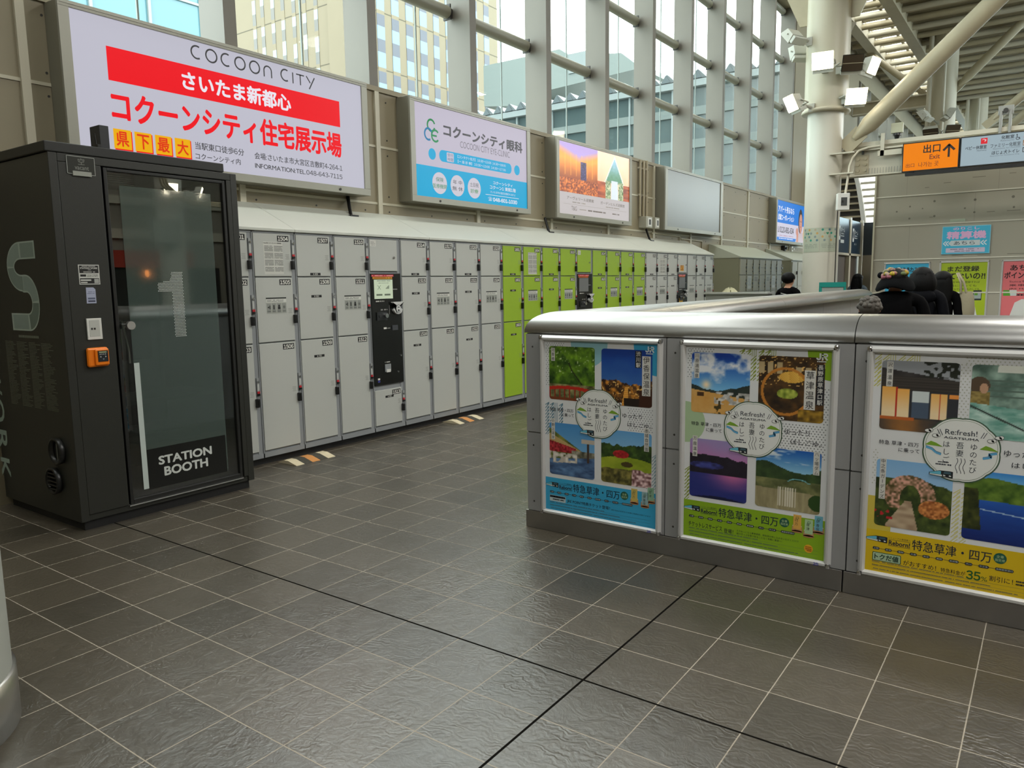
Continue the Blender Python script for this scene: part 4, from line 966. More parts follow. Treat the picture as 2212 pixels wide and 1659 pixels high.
# ================================================================== posters
def poster_frame(x0, z0, label, art_fn, Y=YB, name='poster_frame', w=.72, h=1.02, no=None, grp='framed travel posters on the barrier', rail=.032, dep=.024):
    t = thing(name, (x0 + w / 2, Y, z0 - rail), label, 'poster', grp)
    yb, yf = Y, Y - dep
    pf = lambda ax, a, b, c: None
    def rail_h(za, zb, nm):
        up = zb > za
        P = [(yb, za), (yf + .012, za), (yf, za + (zb - za) * .25), (yf, za + (zb - za) * .6), (yf + .016, zb), (yb, zb)]
        if not up: P = P[::-1]
        return MB().prism(P, lambda u, v, s_: (s_, u, v), x0 - rail + .012, x0 + w + rail - .012).build(nm, M_ALU, t)
    rail_h(z0 + h, z0 + h + rail, 'top_rail'); rail_h(z0, z0 - rail, 'bottom_rail')
    for sgn, xa in ((-1, x0), (1, x0 + w)):
        P = [(xa, yb), (xa, yf + .012), (xa + sgn * rail * .3, yf), (xa + sgn * rail * .6, yf), (xa + sgn * rail, yf + .016), (xa + sgn * rail, yb)]
        MB().prism(P if sgn < 0 else P[::-1], lambda u, v, s_: (u, v, s_), z0 - .02, z0 + h + .02).build('side_rail', M_ALU, t)
    for xa in (x0 - rail, x0 + w + rail - .022):
        for za in (z0 - rail, z0 + h + rail - .026): MB().box((xa, yf - .002, za), (xa + .022, yb, za + .026)).build('corner_cap', M_CHROME, t, bevel=.008)
    a = Art(lambda u, v, hh: (x0 + u, Y - .006 - hh, z0 + v), .0004)
    art_fn(a, w, h); a.build('printed_sheet', t)
    if no:
        a = Art(lambda u, v, hh: (x0 + u, yf - .0005 - hh, z0 + v), .0003); a.text(no, w - .045, -.022, w - .02, -.007, PR('#3a3fa8'), .03); a.build('number_sticker', t)
    return t
# --- printed photographs
def foliage(U, V, s, lo, hi, sc=9): return mixc(lo, hi, 1.5 * fbm(U * sc, V * sc, s, 5) - .25)
def p_bridge(U, V):
    c = foliage(U, V, 1, rgb(20, 50, 8), rgb(120, 165, 35), 10); c = mixc(c, rgb(205, 225, 170), np.clip((vnoise(U * 30, V * 30, 4) - .8) * 6, 0, 1) * (V > .5))
    tr = np.abs(U - .62 - .18 * np.sin(V * 5 + 1)) < .015; c[tr & (V > .25) & (V < .7)] = rgb(30, 30, 15)
    g = V < .3; c[g] = foliage(U, V, 7, rgb(60, 60, 30), rgb(170, 165, 110), 14)[g]
    arc = .17 + .10 * np.sqrt(np.maximum(0, 1 - ((U - .42) / .55) ** 2)); c[(V < arc) & (V > arc - .06)] = rgb(190, 40, 25)
    c[(V < arc - .06) & (V > .03) & ((U * 9) % 1 < .22)] = rgb(150, 30, 20); c[V < .05] = rgb(120, 60, 30)
    return c
def p_dusk(U, V):
    c = mixc(rgb(60, 110, 175), rgb(10, 60, 150), (V - .3) * 1.6 + .5 * (fbm(U * 3, V * 4, 3) - .5))
    tl = .36 + .20 * np.abs(U - .55) + .14 * (fbm(U * 12, U * 0, 5) - .4); m = V < tl
    c[m] = mixc(rgb(45, 25, 15), rgb(225, 150, 50), 2.2 * fbm(U * 18, V * 18, 6) - .75)[m]; q = m & (vnoise(U * 42, V * 42, 21) > .84); c[q] = rgb(250, 205, 120)
    st = (np.abs(U - .47 - .1 * V) < .03 + .09 * (.35 - V)) & (V < .33); c[st] = mixc(rgb(210, 130, 40), rgb(255, 205, 100), (V * 30) % 1)[st]
    d = (V < .14) & (U > .45); c[d] = rgb(30, 18, 12); c[(V < .3) & (U > .75)] = rgb(60, 28, 14)
    return c
def p_onsen(U, V):
    c = mixc(rgb(150, 195, 225), rgb(70, 140, 200), V)
    h = V < .9 - .55 * U; c[h] = foliage(U, V, 3, rgb(60, 80, 25), rgb(150, 150, 70), 8)[h]
    w = (V < .80 - .42 * U) & (V > .62 - .18 * U); c[w] = rgb(205, 175, 115) * .9
    r = (V < .66 - .2 * U) & (V > .44) & (U < .6); c[r] = mixc(rgb(110, 20, 25), rgb(205, 60, 70), vnoise(U * 30, V * 30, 2))[r]
    k = (V < .50) & (V > .34 + .0 * U) & (U > .5); c[k] = foliage(U, V, 9, rgb(60, 60, 45), rgb(190, 185, 165), 12)[k]
    p = V < .40 - .1 * (1 - U); c[p] = mixc(rgb(40, 60, 95), rgb(110, 150, 195), fbm(U * 6, V * 16, 4) * 1.4 - .2)[p]
    s_ = (V < .45 - .04 * U) & (V > .30 - .08 * (1 - U)) & (U < .62); n = vnoise(U * 18, V * 18, 11); c[s_ & (n > .35)] = mixc(rgb(150, 140, 125), rgb(235, 230, 220), n)[s_ & (n > .35)]
    c[(np.abs(U - .86) < .025) & (V > .3) & (V < .7)] = rgb(70, 55, 45); c[(V > .66) & (V < .74) & (U > .72)] = rgb(190, 180, 165)
    return c
def p_garden(U, V):
    c = mixc(rgb(165, 205, 230), rgb(80, 150, 210), V * 1.2 - .4)
    t = V < .66 + .16 * fbm(U * 9, U * 0, 3) + .10 * np.abs(U - .45); c[t] = foliage(U, V, 5, rgb(12, 30, 10), rgb(80, 110, 40), 12)[t]
    l = V < .52 - .25 * (U - .5) ** 2; c[l] = mixc(rgb(110, 135, 25), rgb(175, 185, 55), fbm(U * 5, V * 9, 8))[l]
    b = ((U - .40) / .16) ** 2 + ((V - .56) / .075) ** 2 < 1; c[b] = mixc(rgb(120, 15, 20), rgb(205, 45, 50), vnoise(U * 28, V * 28, 6))[b]
    b = ((U - .52) / .12) ** 2 + ((V - .38) / .05) ** 2 < 1; c[b] = rgb(70, 60, 25)
    g = V < .26 + .05 * vnoise(U * 9, V * 0, 2); c[g] = foliage(U, V, 12, rgb(45, 45, 20), rgb(150, 140, 70), 14)[g]
    f = g & (U > .62); n = vnoise(U * 26, V * 26, 13); c[f] = mixc(rgb(90, 50, 50), rgb(235, 205, 205), n * 1.3)[f]
    return c
def p_sunsky(U, V):
    c = mixc(rgb(120, 190, 235), rgb(10, 60, 160), (V - .4) * 1.8)
    cl = np.clip((fbm(U * 4, V * 5, 6, 5) - .47 + .25 * (V - .6)) * 5, 0, 1) * (V > .5); c = mixc(c, rgb(225, 230, 235), cl)
    c = mixc(c, rgb(255, 230, 190), np.exp(-((U - .26) ** 2 + (V - .47) ** 2) / .006))
    m = V < .46 - .09 * np.sin(U * 3.0 + .4) + .03 * vnoise(U * 9, U * 0, 4) + .14 * np.maximum(0, .3 - U); c[m] = mixc(rgb(25, 35, 35), rgb(60, 70, 60), fbm(U * 8, V * 8, 2))[m]
    g = V < .34 - .12 * (U - .4); c[g] = mixc(rgb(205, 150, 70), rgb(225, 185, 120), fbm(U * 8, V * 6, 9))[g]
    b = (V < .36) & (V > .16) & (U > .4) & (vnoise(U * 20, V * 20, 15) > .4); c[b] = mixc(rgb(150, 150, 145), rgb(225, 225, 220), vnoise(U * 30, V * 30, 3))[b]
    k = (V < .27) & (np.abs(U - .45 - .1 * V) < .03 + .25 * (.25 - V)) & (vnoise(U * 24, V * 20, 4) > .62); c[k] = rgb(70, 60, 30)
    c[(V < .34) & (V > .27) & (U > .1) & (U < .22)] = rgb(70, 45, 25)
    return c
def p_yubatake(U, V):
    n = vnoise(U * 22, V * 22, 5); c = mixc(rgb(28, 22, 18), rgb(110, 75, 35), fbm(U * 7, V * 9, 2) * 1.5 - .3)
    s_ = vnoise(U * 40, V * 44, 9) > .82; c[s_ & (V > .55)] = rgb(235, 190, 110)
    b = (V > .72) & (V < .9) & (((U * 7) % 1) < .6) & (vnoise(np.floor(U * 7), np.floor(V * 6), 3) > .4); c[b] = rgb(215, 190, 140) * .85
    y = ((U - .52) / .2) ** 2 + ((V - .68) / .09) ** 2 < 1; c[y] = mixc(rgb(200, 140, 45), rgb(245, 205, 100), ((U + V) * 30) % 1)[y]
    r = np.abs(np.sqrt(((U - .42) / .36) ** 2 + ((V - .45) / .36) ** 2) - 1) < .06; c[r] = rgb(190, 125, 50)
    g = ((U - .45) / .16) ** 2 + ((V - .42) / .08) ** 2 < 1; c[g] = mixc(rgb(90, 110, 30), rgb(195, 205, 90), n)[g]
    c[(V < .18) & (U > .62)] = mixc(rgb(80, 60, 20), rgb(190, 150, 50), n)[(V < .18) & (U > .62)]
    return c
def p_purple(U, V):
    c = mixc(rgb(190, 120, 175), rgb(150, 140, 190), (V - .6) * 2.4 + .4 * (fbm(U * 4, V * 8, 2) - .5))
    m = V < .76 - .10 * np.maximum(0, U - .3) + .05 * (vnoise(U * 12, U * 0, 3) - .5); c[m] = mixc(rgb(16, 12, 24), rgb(40, 34, 48), fbm(U * 10, V * 8, 5))[m]
    w = V < .42; c[w] = mixc(rgb(30, 45, 120), rgb(205, 110, 160), np.exp(-((U - .75) / .35) ** 2) * np.clip((V - .12) * 3, 0, 1) + .1 * fbm(U * 4, V * 20, 7))[w]
    l = ((U - .3) / .3) ** 2 + ((V - .56) / .06) ** 2 < 1; c[l] = mixc(rgb(30, 28, 70), rgb(75, 85, 165), vnoise(U * 14, V * 26, 8))[l]
    c[V < .05 * np.sin(U * 3.1)] = rgb(20, 25, 60)
    return c
def p_dam(U, V):
    c = mixc(rgb(150, 205, 230), rgb(15, 80, 170), (V - .6) * 2.3)
    c = mixc(c, rgb(215, 225, 230), np.clip((fbm(U * 4, V * 14, 4) - .62) * 5, 0, 1) * (V > .6))
    m = V < .68 + .08 * np.sin(U * 5 + 1.2) + .05 * vnoise(U * 6, U * 0, 2); c[m] = mixc(rgb(22, 38, 22), rgb(70, 95, 50), fbm(U * 8, V * 8, 9))[m]
    g = V < .50; c[g] = foliage(U, V, 4, rgb(60, 70, 40), rgb(140, 140, 90), 9)[g]
    b = np.abs(V - .48 - .05 * np.sqrt(np.maximum(0, 1 - ((U - .66) / .14) ** 2)) * (abs(U - .66) < .14)) < .008; c[b & (U > .5) & (U < .85)] = rgb(120, 185, 190)
    d = (V < .34 - .03 * U) & (V < .36); c[d] = mixc(rgb(120, 112, 80), rgb(185, 175, 135), fbm(U * 20, V * 4, 6))[d]
    s_ = (V < .38) & (V > .06) & (np.abs(U - .5) < .15) & (((U * 26) % 1) < .55); c[s_] = rgb(215, 210, 190)
    t = ((U - .95) / .13) ** 2 + ((V - .18) / .13) ** 2 < 1; c[t] = rgb(40, 70, 25)
    return c
def p_inn(U, V):
    c = mixc(rgb(28, 26, 28), rgb(75, 72, 70), fbm(U * 6, V * 6, 3)); sk = V > .82 - .15 * (U - .5); c[sk] = rgb(150, 155, 160)
    tr = (V > .78) & (U > .55) & (vnoise(U * 20, V * 22, 7) > .45); c[tr] = rgb(35, 40, 32)
    r = (V > .58) & (V < .80 - .05 * U); c[r] = mixc(rgb(45, 42, 40), rgb(70, 65, 60), (V * 26) % 1)[r]
    c[(V < .58) & (V > .2)] = rgb(50, 52, 58)
    for x0, x1, z0, z1 in ((.02, .20, .17, .62), (.22, .38, .17, .60), (.66, .77, .2, .56), (.78, .86, .2, .56)):
        k = (U > x0) & (U < x1) & (V > z0) & (V < z1); c[k] = mixc(rgb(240, 160, 50), rgb(245, 220, 175), 1.6 - V * 2.2)[k]
    c[(np.abs(U - .21) < .012) & (V < .62) & (V > .17)] = rgb(190, 40, 25); c[(np.abs(U - .775) < .008) & (V < .56) & (V > .2)] = rgb(190, 40, 25)
    c[(U > .41) & (U < .63) & (V > .42) & (V < .58)] = rgb(205, 215, 215); c[(U > .41) & (U < .63) & (V > .2) & (V < .42)] = rgb(75, 90, 110)
    c[(U > .88) & (V > .5) & (V < .56)] = rgb(235, 150, 70)
    f = V < .17; c[f] = mixc(rgb(60, 58, 58), rgb(165, 110, 55), np.exp(-((U - .3) / .25) ** 2) * .9 + .3 * (fbm(U * 9, V * 9, 5) - .5))[f]
    c[(V < .2) & (V > .15) & (U < .45)] = rgb(190, 100, 45)
    return c
def p_kitchen(U, V):
    c = mixc(rgb(70, 95, 85), rgb(165, 195, 180), fbm(U * 7, V * 8, 6) * 1.4 - .2)
    c[(V > .9) & (U > .3) & (U < .6)] = rgb(240, 245, 235)
    s_ = (V > .55) & (V < .8) & (((V * 14) % 1) < .3); c[s_] = rgb(90, 110, 100)
    p = ((U - .10) / .12) ** 2 + ((V - .72) / .12) ** 2 < 1; c[p] = rgb(85, 70, 55); b = (U < .22) & (V > .45) & (V < .63); c[b] = mixc(rgb(110, 95, 50), rgb(170, 150, 90), vnoise(U * 30, V * 40, 3))[b]
    c[((U - .15) / .05) ** 2 + ((V - .68) / .07) ** 2 < 1] = rgb(190, 150, 120)
    w = V < .48 - .1 * U; c[w] = mixc(rgb(90, 150, 135), rgb(205, 230, 220), fbm(U * 6, V * 14, 8) * 1.5 - .3)[w]
    c[np.abs(V - .30 + .45 * (U - .3)) < .015] = rgb(60, 75, 70)
    return c
def p_rose(U, V):
    c = mixc(rgb(190, 215, 235), rgb(130, 180, 225), V)
    m = V < .72 + .05 * vnoise(U * 9, U * 0, 5) - .2 * np.maximum(0, U - .6); c[m] = foliage(U, V, 6, rgb(25, 40, 15), rgb(90, 105, 45), 13)[m]
    q = ((U - .46) / .34) ** 2 + ((V - .50) / .30) ** 2; a_ = (q < 1) & (((U - .47) / .14) ** 2 + ((V - .42) / .24) ** 2 > 1) & (V > .3); n = vnoise(U * 34, V * 34, 3); c[a_] = mixc(rgb(70, 65, 30), rgb(225, 170, 150), n * 1.3 - .1)[a_]
    p = (np.abs(U - .42 - .2 * (V - .3)) < .05 + .45 * np.maximum(0, .40 - V)) & (V < .42); c[p] = mixc(rgb(150, 125, 100), rgb(200, 180, 150), vnoise(U * 8, V * 20, 4))[p]
    o_ = ((U - .78) / .2) ** 2 + ((V - .34) / .13) ** 2 < 1; c[o_] = mixc(rgb(120, 60, 25), rgb(235, 160, 90), vnoise(U * 40, V * 40, 7))[o_]
    r = (U < .25) & (V < .3) & (vnoise(U * 22, V * 22, 9) > .75); c[r] = rgb(190, 40, 50)
    return c
def p_lake(U, V):
    c = mixc(rgb(150, 205, 235), rgb(60, 140, 215), (V - .75) * 4)
    m = V < .86 + .05 * np.sin(U * 4 + .5) + .03 * vnoise(U * 8, U * 0, 3); c[m] = foliage(U, V, 5, rgb(40, 70, 20), rgb(130, 160, 60), 8)[m]
    w = V < .60 - .03 * U; c[w] = mixc(rgb(12, 35, 105), rgb(40, 95, 185), V * 1.5 + .2 * (fbm(U * 4, V * 22, 4) - .5))[w]
    c[np.abs(V - .43 + .1 * (U - .5)) < .007] = rgb(160, 190, 220)
    t = (U < .2 - .1 * (V - .4)) & (V < .75) & (V > .15); c[t] = foliage(U, V, 9, rgb(20, 30, 10), rgb(80, 85, 35), 12)[t]
    return c
def emblem(a, u, v, sc=1.0):
    K = PR('#3f5a44'); WH = PR('#e2e5e1'); GR = PR('#39404a'); GN = PR('#7aa52f'); SB_ = PR('#5fa9d4')
    L = a.L
    for R, m in ((.147, K), (.142, WH), (.136, PR('#5d7a52')), (.1345, WH)):
        P = []
        for i in range(72):
            t = 2 * math.pi * i / 72; q = R * (1 + .035 * abs(math.sin(4 * t)) ** .8 - .015); P.append((u + q * math.cos(t), v + q * .965 * math.sin(t)))
        a.poly(P, m); a.L += 1
    a.text('Re:fresh!', u - .062, v + .066, u + .058, v + .089, GR, .006)
    for s_ in (-1, 1):
        for k in (0, 1): a.line([(u + s_ * (.071 + .009 * k), v + .06), (u + s_ * (.083 + .010 * k), v + .086)], .0025, GR)
    a.text('AGATSUMA', u - .066, v + .047, u + .066, v + .057, GR, .02)
    a.vtext('ゆのたび', u + .048, v + .035, .030, GR, .0335); a.vtext('吾妻', u - .003, v + .037, .032, GR, .034); a.vtext('はしご', u - .055, v + .037, .030, GR, .034)
    for i in range(3): # steam
        P = [(u - .012 + i * .014 + .004 * math.sin(j * .9), v - .035 - j * .0075) for j in range(10)]; a.line(P, .0022, GR)
    for s_ in (-1, 1):
        cx = u + s_ * .103
        a.poly([(cx - .034, v + .012), (cx - .012, v + .030), (cx + .008, v + .024), (cx + .036, v + .008)], GN)
        P = [(cx - .03, v + .002), (cx - .005, v - .006), (cx + .01, v - .02), (cx + .03, v - .026)] if s_ < 0 else [(cx + .03, v + .001), (cx, v - .008), (cx + .012, v - .018), (cx - .02, v - .027)]
        a.line(P, .009, SB_); a.line([(p[0], p[1] + .006) for p in P], .002, PR('#3c6a8c'))
    for cx, cy in ((u - .098, v + .056), (u + .108, v + .052), (u - .128, v + .075), (u + .135, v + .068)):
        a.L += 1; a.disc(cx, cy, .014, GR, .0085, 14); a.disc(cx + .010, cy + .003, .010, GR, .009, 12); a.L += 1; a.disc(cx, cy, .0122, WH, .0068, 14); a.disc(cx + .010, cy + .003, .0085, WH, .0072, 12); a.L -= 2
    a.dashes(u - .083, v - .062, u - .035, .005, GR, 3); a.dashes(u - .092, v - .073, u - .03, .006, GR, 4)
    a.L += 2
    train(a, u - .115, v - .128, .092)
    a.L = L
def train(a, x, y, w):
    h = w * .33; D = PR('#20262a'); L = a.L
    a.poly([(x, y + h * .3), (x + w * .08, y + h * .2), (x + w, y), (x + w, y + h * .95), (x + w * .9, y + h), (x + w * .45, y + h), (x, y + h * .62)], D); a.L += 1
    a.poly([(x + w * .03, y + h * .42), (x + w * .5, y + h * .42), (x + w * .5, y + h * .9), (x + w * .42, y + h * .9), (x + w * .03, y + h * .6)], PR('#63b7cf'))
    a.poly([(x + w * .03, y + h * .28), (x + w * .55, y + h * .14), (x + w * .55, y + h * .38), (x + w * .03, y + h * .40)], PR('#d4dad8'))
    for s_ in (.60, .84): a.poly([(x + w * s_, y + h * .2), (x + w * (s_ + .09), y + h * .2), (x + w * (s_ + .09), y + h * .35), (x + w * s_, y + h * .42)], PR('#cfd6d4'))
    a.poly([(x + w * .6, y + h * .55), (x + w * .93, y + h * .55), (x + w * .9, y + h * .88), (x + w * .64, y + h * .88)], PR('#3f5c68')); a.L = L
def jr_mark(a, x, y, m, s_=1.0):
    w = .0075 * s_
    a.rect(x + .014 * s_, y + .010 * s_, x + .014 * s_ + w, y + .034 * s_, m); a.arc(x + .0105 * s_, y + .012 * s_, .011 * s_, w, 180, 360, m, 10)
    a.rect(x + .025 * s_, y + .001 * s_, x + .025 * s_ + w, y + .034 * s_, m); a.rect(x + .025 * s_, y + .0275 * s_, x + .043 * s_, y + .034 * s_, m); a.arc(x + .043 * s_, y + .0245 * s_, .0095 * s_, .0065 * s_, -90, 90, m, 8)
    a.rect(x + .025 * s_, y + .015 * s_, x + .043 * s_, y + .0215 * s_, m); a.line([(x + .038 * s_, y + .017 * s_), (x + .050 * s_, y + .002 * s_)], .007 * s_, m)
    a.dashes(x + .004 * s_, y - .008 * s_, x + .046 * s_, .005 * s_, m, 2, 1)
def vlabel(a, t, x0, z0, x1, z1, fg, bgc, off=0):
    a.rect(x0, z0, x1, z1, bgc); a.L += 1; n = len(t); p = (z1 - z0) / n; sz = min(p * .92, (x1 - x0) * .80)
    a.vtext(t, (x0 + x1) / 2, z1 - (p - sz) / 2, sz, fg, p, off); a.L -= 1
def dots(a, x0, z0, x1, z1, m, p=.016, r=.0032):
    j = 0; z = z0
    while z < z1:
        x = x0 + (p / 2 if j % 2 else 0)
        while x < x1: a.disc(x, z, r, m, n=6); x += p
        z += p * .75; j += 1
def weave(a, x0, z0, x1, z1, m, p=.032):
    x = x0; c = 0
    while x < x1 - .001:
        if c % 3 == 2:
            for q in (0, 1, 2): a.rect(x + q * p * .3, z0, x + q * p * .3 + .003, z1, m)
        else:
            z = z0
            while z < z1 - p * .5:
                zz = min(z + p * .9, z1); a.line([(x + .002, z), (x + p * .9, zz)], .0045, m); a.line([(x + p * .45, z), (x + p * .9, min(z + p * .45, z1))], .0035, m); z += p * .62
        x += p; c += 1
PAPER = PR('#dcdfe0')
def travel(sheet, band, soft, dotc, photos, labels, foot, weaves, blobs, cups):
    def fn(a, w, h):
        INKD = PR('#2a2e36')
        a.rect(0, 0, w, h, PAPER); a.L = 2
        for pts, m in blobs: a.poly(pts, m)
        for q in sheet: dots(a, *q, dotc)
        for q in weaves: weave(a, *q)
        a.rect(0, 0, w, .20, band); a.L = 3
        R = [(.032, .676, .338, .990), (.381, .674, .692, .988), (.030, .223, .336, .537), (.380, .224, .692, .531)]
        for (x0, z0, x1, z1), f in zip(R, photos): a.photo(x0, z0, x1, z1, f, 84, 90, .016)
        a.L = 4; jr_mark(a, .650, .975, PR('#dfe6e6'))
        for q in labels: vlabel(a, *q)
        a.text('特急 草津・四万', .035, .606, .196, .626, INKD, .004); a.text('に乗って', .116, .578, .200, .598, INKD, .004)
        a.text('ゆったり', .515, .606, .633, .632, INKD, .004); a.text('はしごゆ。', .545, .560, .690, .584, INKD, .004)
        a.L = 5; emblem(a, .3575, .6125); a.L = 3
        # foot band
        train(a, .0, .142, .09); a.text('リニューアル車両導入', .094, .168, .185, .176, INKD); a.rect(.094, .163, .186, .1645, INKD); a.text('Reborn!', .096, .138, .184, .160, INKD, .03); a.rect(.094, .134, .186, .1355, INKD)
        a.text('特急草津・四万', .192, .132, .498, .181, PR('#1d2a3a'), .012); a.disc(.528, .160, .024, PR('#1f5a45')); a.L = 4
        a.text('全車', .514, .161, .542, .174, PR('#b9d0a0')); a.text('指定席', .510, .146, .546, .158, PR('#b9d0a0')); a.L = 3
        x = .030
        a.line([(.03, .112), (.57, .112)], .0018, INKD); a.L = 4
        for st_ in ('上野', '赤羽', '浦和', '大宮', '熊谷', '高崎', '新前橋', '渋川', '中之条', '長野原草津口'):
            n = len(st_); ww = .0095 * n + .010
            a.rrect(x, .1055, x + ww, .1185, .006, INKD); a.L = 5; a.text(st_, x + .004, .1085, x + ww - .004, .1155, PR('#c9d6d2')); a.L = 4; x += ww + .0225
        a.L = 3; foot(a); a.L = 3
        for i in range(3): a.rect(.03, .042 - .017 * i, .69, .0428 - .017 * i, PR('#4c5a5c')); a.dashes(.03, .046 - .017 * i, .40 + .1 * i, .0035, PR('#4c5a5c'), i, .9)
        for i, (x, z, c, txt) in enumerate(cups):
            a.L = 4; a.poly([(x - .026, z), (x + .026, z), (x + .023, z + .028), (x - .023, z + .028)], PR('#b98a62')); a.disc(x, z, .026, PR('#a87850'), .007); a.disc(x, z + .028, .023, PR('#d8dcd8'), .006)
            a.L = 5; a.rect(x - .019, z + .012, x + .019, z + .085, c); a.L = 6; a.vtext(txt, x - .004, z + .066, .017, PR('#3a4038'), .019); a.arc(x, z + .071, .008, .002, 180, 360, PR('#3a6a40'), 8); [a.line([(x - .005 + q * .005, z + .069), (x - .005 + q * .005, z + .078)], .0015, PR('#3a6a40')) for q in (0, 1, 2)]
    return fn
DK = PR('#23262c'); LB = PR('#d2d2cc')
cupB = [(.590, .125, PR('#c9b35c'), '四万'), (.655, .115, PR('#8fb0b4'), '伊香保'), (.690, .145, PR('#8fb89a'), '草津')]
cupG = [(.590, .125, PR('#d8a850'), '四万'), (.645, .110, PR('#a9c89a'), '草津'), (.690, .135, PR('#6fb0c4'), '伊香保')]
BLU, LBL = PR('#35a3cf'), PR('#8fbfc9')
def blobq(cx, cz, rx, rz, a0, a1, n=16): return [(min(.72, max(0, cx + rx * math.cos(math.radians(a0 + (a1 - a0) * i / n)))), min(1.02, max(0, cz + rz * math.sin(math.radians(a0 + (a1 - a0) * i / n))))) for i in range(n + 1)]
def foot_b(a):
    a.rrect(.028, .055, .140, .092, .004, PR('#b9cdd2')); a.L = 4; a.rect(.03, .078, .138, .090, DK); a.dashes(.036, .082, .13, .005, PR('#cfd6d6'), 3); a.dashes(.05, .064, .13, .007, DK, 4)
    a.L = 3; a.text('JRE POINT特典チケット登場！', .150, .058, .436, .082, DK, .01); a.text('JRE POINTを貯めてお得に特典を交換できます', .445, .060, .69, .070, DK)
def foot_g(a):
    a.text('チケットレスサービス', .028, .055, .212, .084, DK, .012); a.text('登場！', .222, .052, .272, .076, DK, .01)
    a.text('えきねっとなら乗車直前、特急券の申し込みをいただくだけで', .29, .070, .60, .080, DK); a.text('紙のきっぷを受け取ることなく気軽に乗車へ！', .29, .055, .52, .066, DK); a.disc(.647, .048, .021, PR('#e0a828')); a.L = 4; [a.dashes(.632, .054 - i * .009, .662, .005, PR('#a84c1c'), i) for i in range(3)]
def foot_y(a):
    a.rrect(.030, .052, .150, .094, .004, PR('#2a5a44')); a.L = 4; a.rrect(.033, .055, .147, .091, .003, PR('#a9c3a0')); a.L = 5; a.text('トクだ値', .039, .059, .141, .087, PR('#2f4a3c'), .04); a.L = 3
    a.text('がおすすめ！', .160, .054, .292, .078, DK, .004); a.text('特急料金が', .310, .054, .405, .074, DK, .002); a.text('35', .408, .044, .462, .084, PR('#1f5a2a'), .03); a.text('%', .464, .046, .487, .066, PR('#1f5a2a')); a.text('割引に！', .494, .054, .580, .078, DK, .004); a.dashes(.59, .068, .70, .007, DK, 3); a.dashes(.59, .055, .70, .007, DK, 4)
poster_frame(-2.436, .14, 'blue framed travel poster nearest the barrier corner, with red bridge photo', travel(
    [(.012, .76, .032, .99), (.012, .995, .14, 1.016), (.55, .54, .70, .665)], BLU, None, PR('#8b9296'),
    [p_bridge, p_dusk, p_onsen, p_garden], [('河鹿橋', .046, .903, .072, .980, DK, LB), ('渋川駅', .590, .890, .628, .982, LB, DK, .02), ('伊香保温泉', .632, .738, .682, .955, DK, LB), ('小野上温泉', .044, .435, .069, .560, DK, LB), ('赤城自然園', .647, .430, .676, .558, DK, LB)],
    foot_b, [(.0, .46, .10, .655, PR('#5f8698')), (.66, .22, .71, .42, PR('#8fa9b4'))],
    [(blobq(.30, 1.02, .12, .14, 180, 360), LBL), (blobq(.72, 1.02, .14, .17, 180, 270) + [(.72, 1.02)], BLU)], cupB), no='26')
GRN, LGN = PR('#86ad1c'), PR('#a9c39a')
poster_frame(-1.553, .14, 'lime green framed travel poster in the middle, with sunny sky and night town photos', travel(
    [(.012, .86, .032, 1.016), (.012, .995, .15, 1.016), (.48, .50, .71, .665), (.695, .67, .715, .85)], GRN, None, PR('#7f8786'),
    [p_sunsky, p_yubatake, p_purple, p_dam], [('川原湯温泉', .046, .855, .074, .985, DK, LB), ('長野原草津口駅', .655, .760, .690, .955, LB, DK, .02), ('草津温泉', .600, .735, .652, .925, DK, LB), ('万座温泉', .044, .440, .070, .550, DK, LB), ('八ッ場ダム', .655, .420, .684, .535, DK, LB)],
    foot_g, [(.28, .98, .47, 1.016, PR('#8a9a3a')), (.338, .86, .381, .985, PR('#8a9a3a')), (.0, .20, .028, .38, PR('#8a9a3a'))],
    [(blobq(.0, .62, .11, .11, -90, 90), LGN), ([(.61, 1.02)] + blobq(.72, 1.02, .11, .14, 180, 270) + [(.72, 1.02)], GRN)], cupG), no='25')
YEL = PR('#d4b417')
poster_frame(-.650, .14, 'yellow framed travel poster at the right edge, with lit inn doorway photo', travel(
    [(.015, .42, .032, .58), (.36, .99, .56, 1.016), (.342, .72, .378, .99)], YEL, None, PR('#b9bdb0'),
    [p_inn, p_kitchen, p_rose, p_lake], [('沢渡温泉', .052, .872, .078, .985, DK, LB), ('中之条ガーデンズ', .044, .350, .070, .540, DK, LB)],
    foot_y, [(.0, .99, .18, 1.016, PR('#c2c06a')), (.0, .87, .03, .99, PR('#c2c06a')), (.338, .20, .378, .44, PR('#cfcb8c'))],
    [([(0, .2), (.10, .2), (.10, .26), (.03, .36), (0, .36)], PR('#cdbb4c'))], [(.650, .115, PR('#8fb89a'), '草津'), (.698, .10, PR('#c9b35c'), '四万')]), no='24')

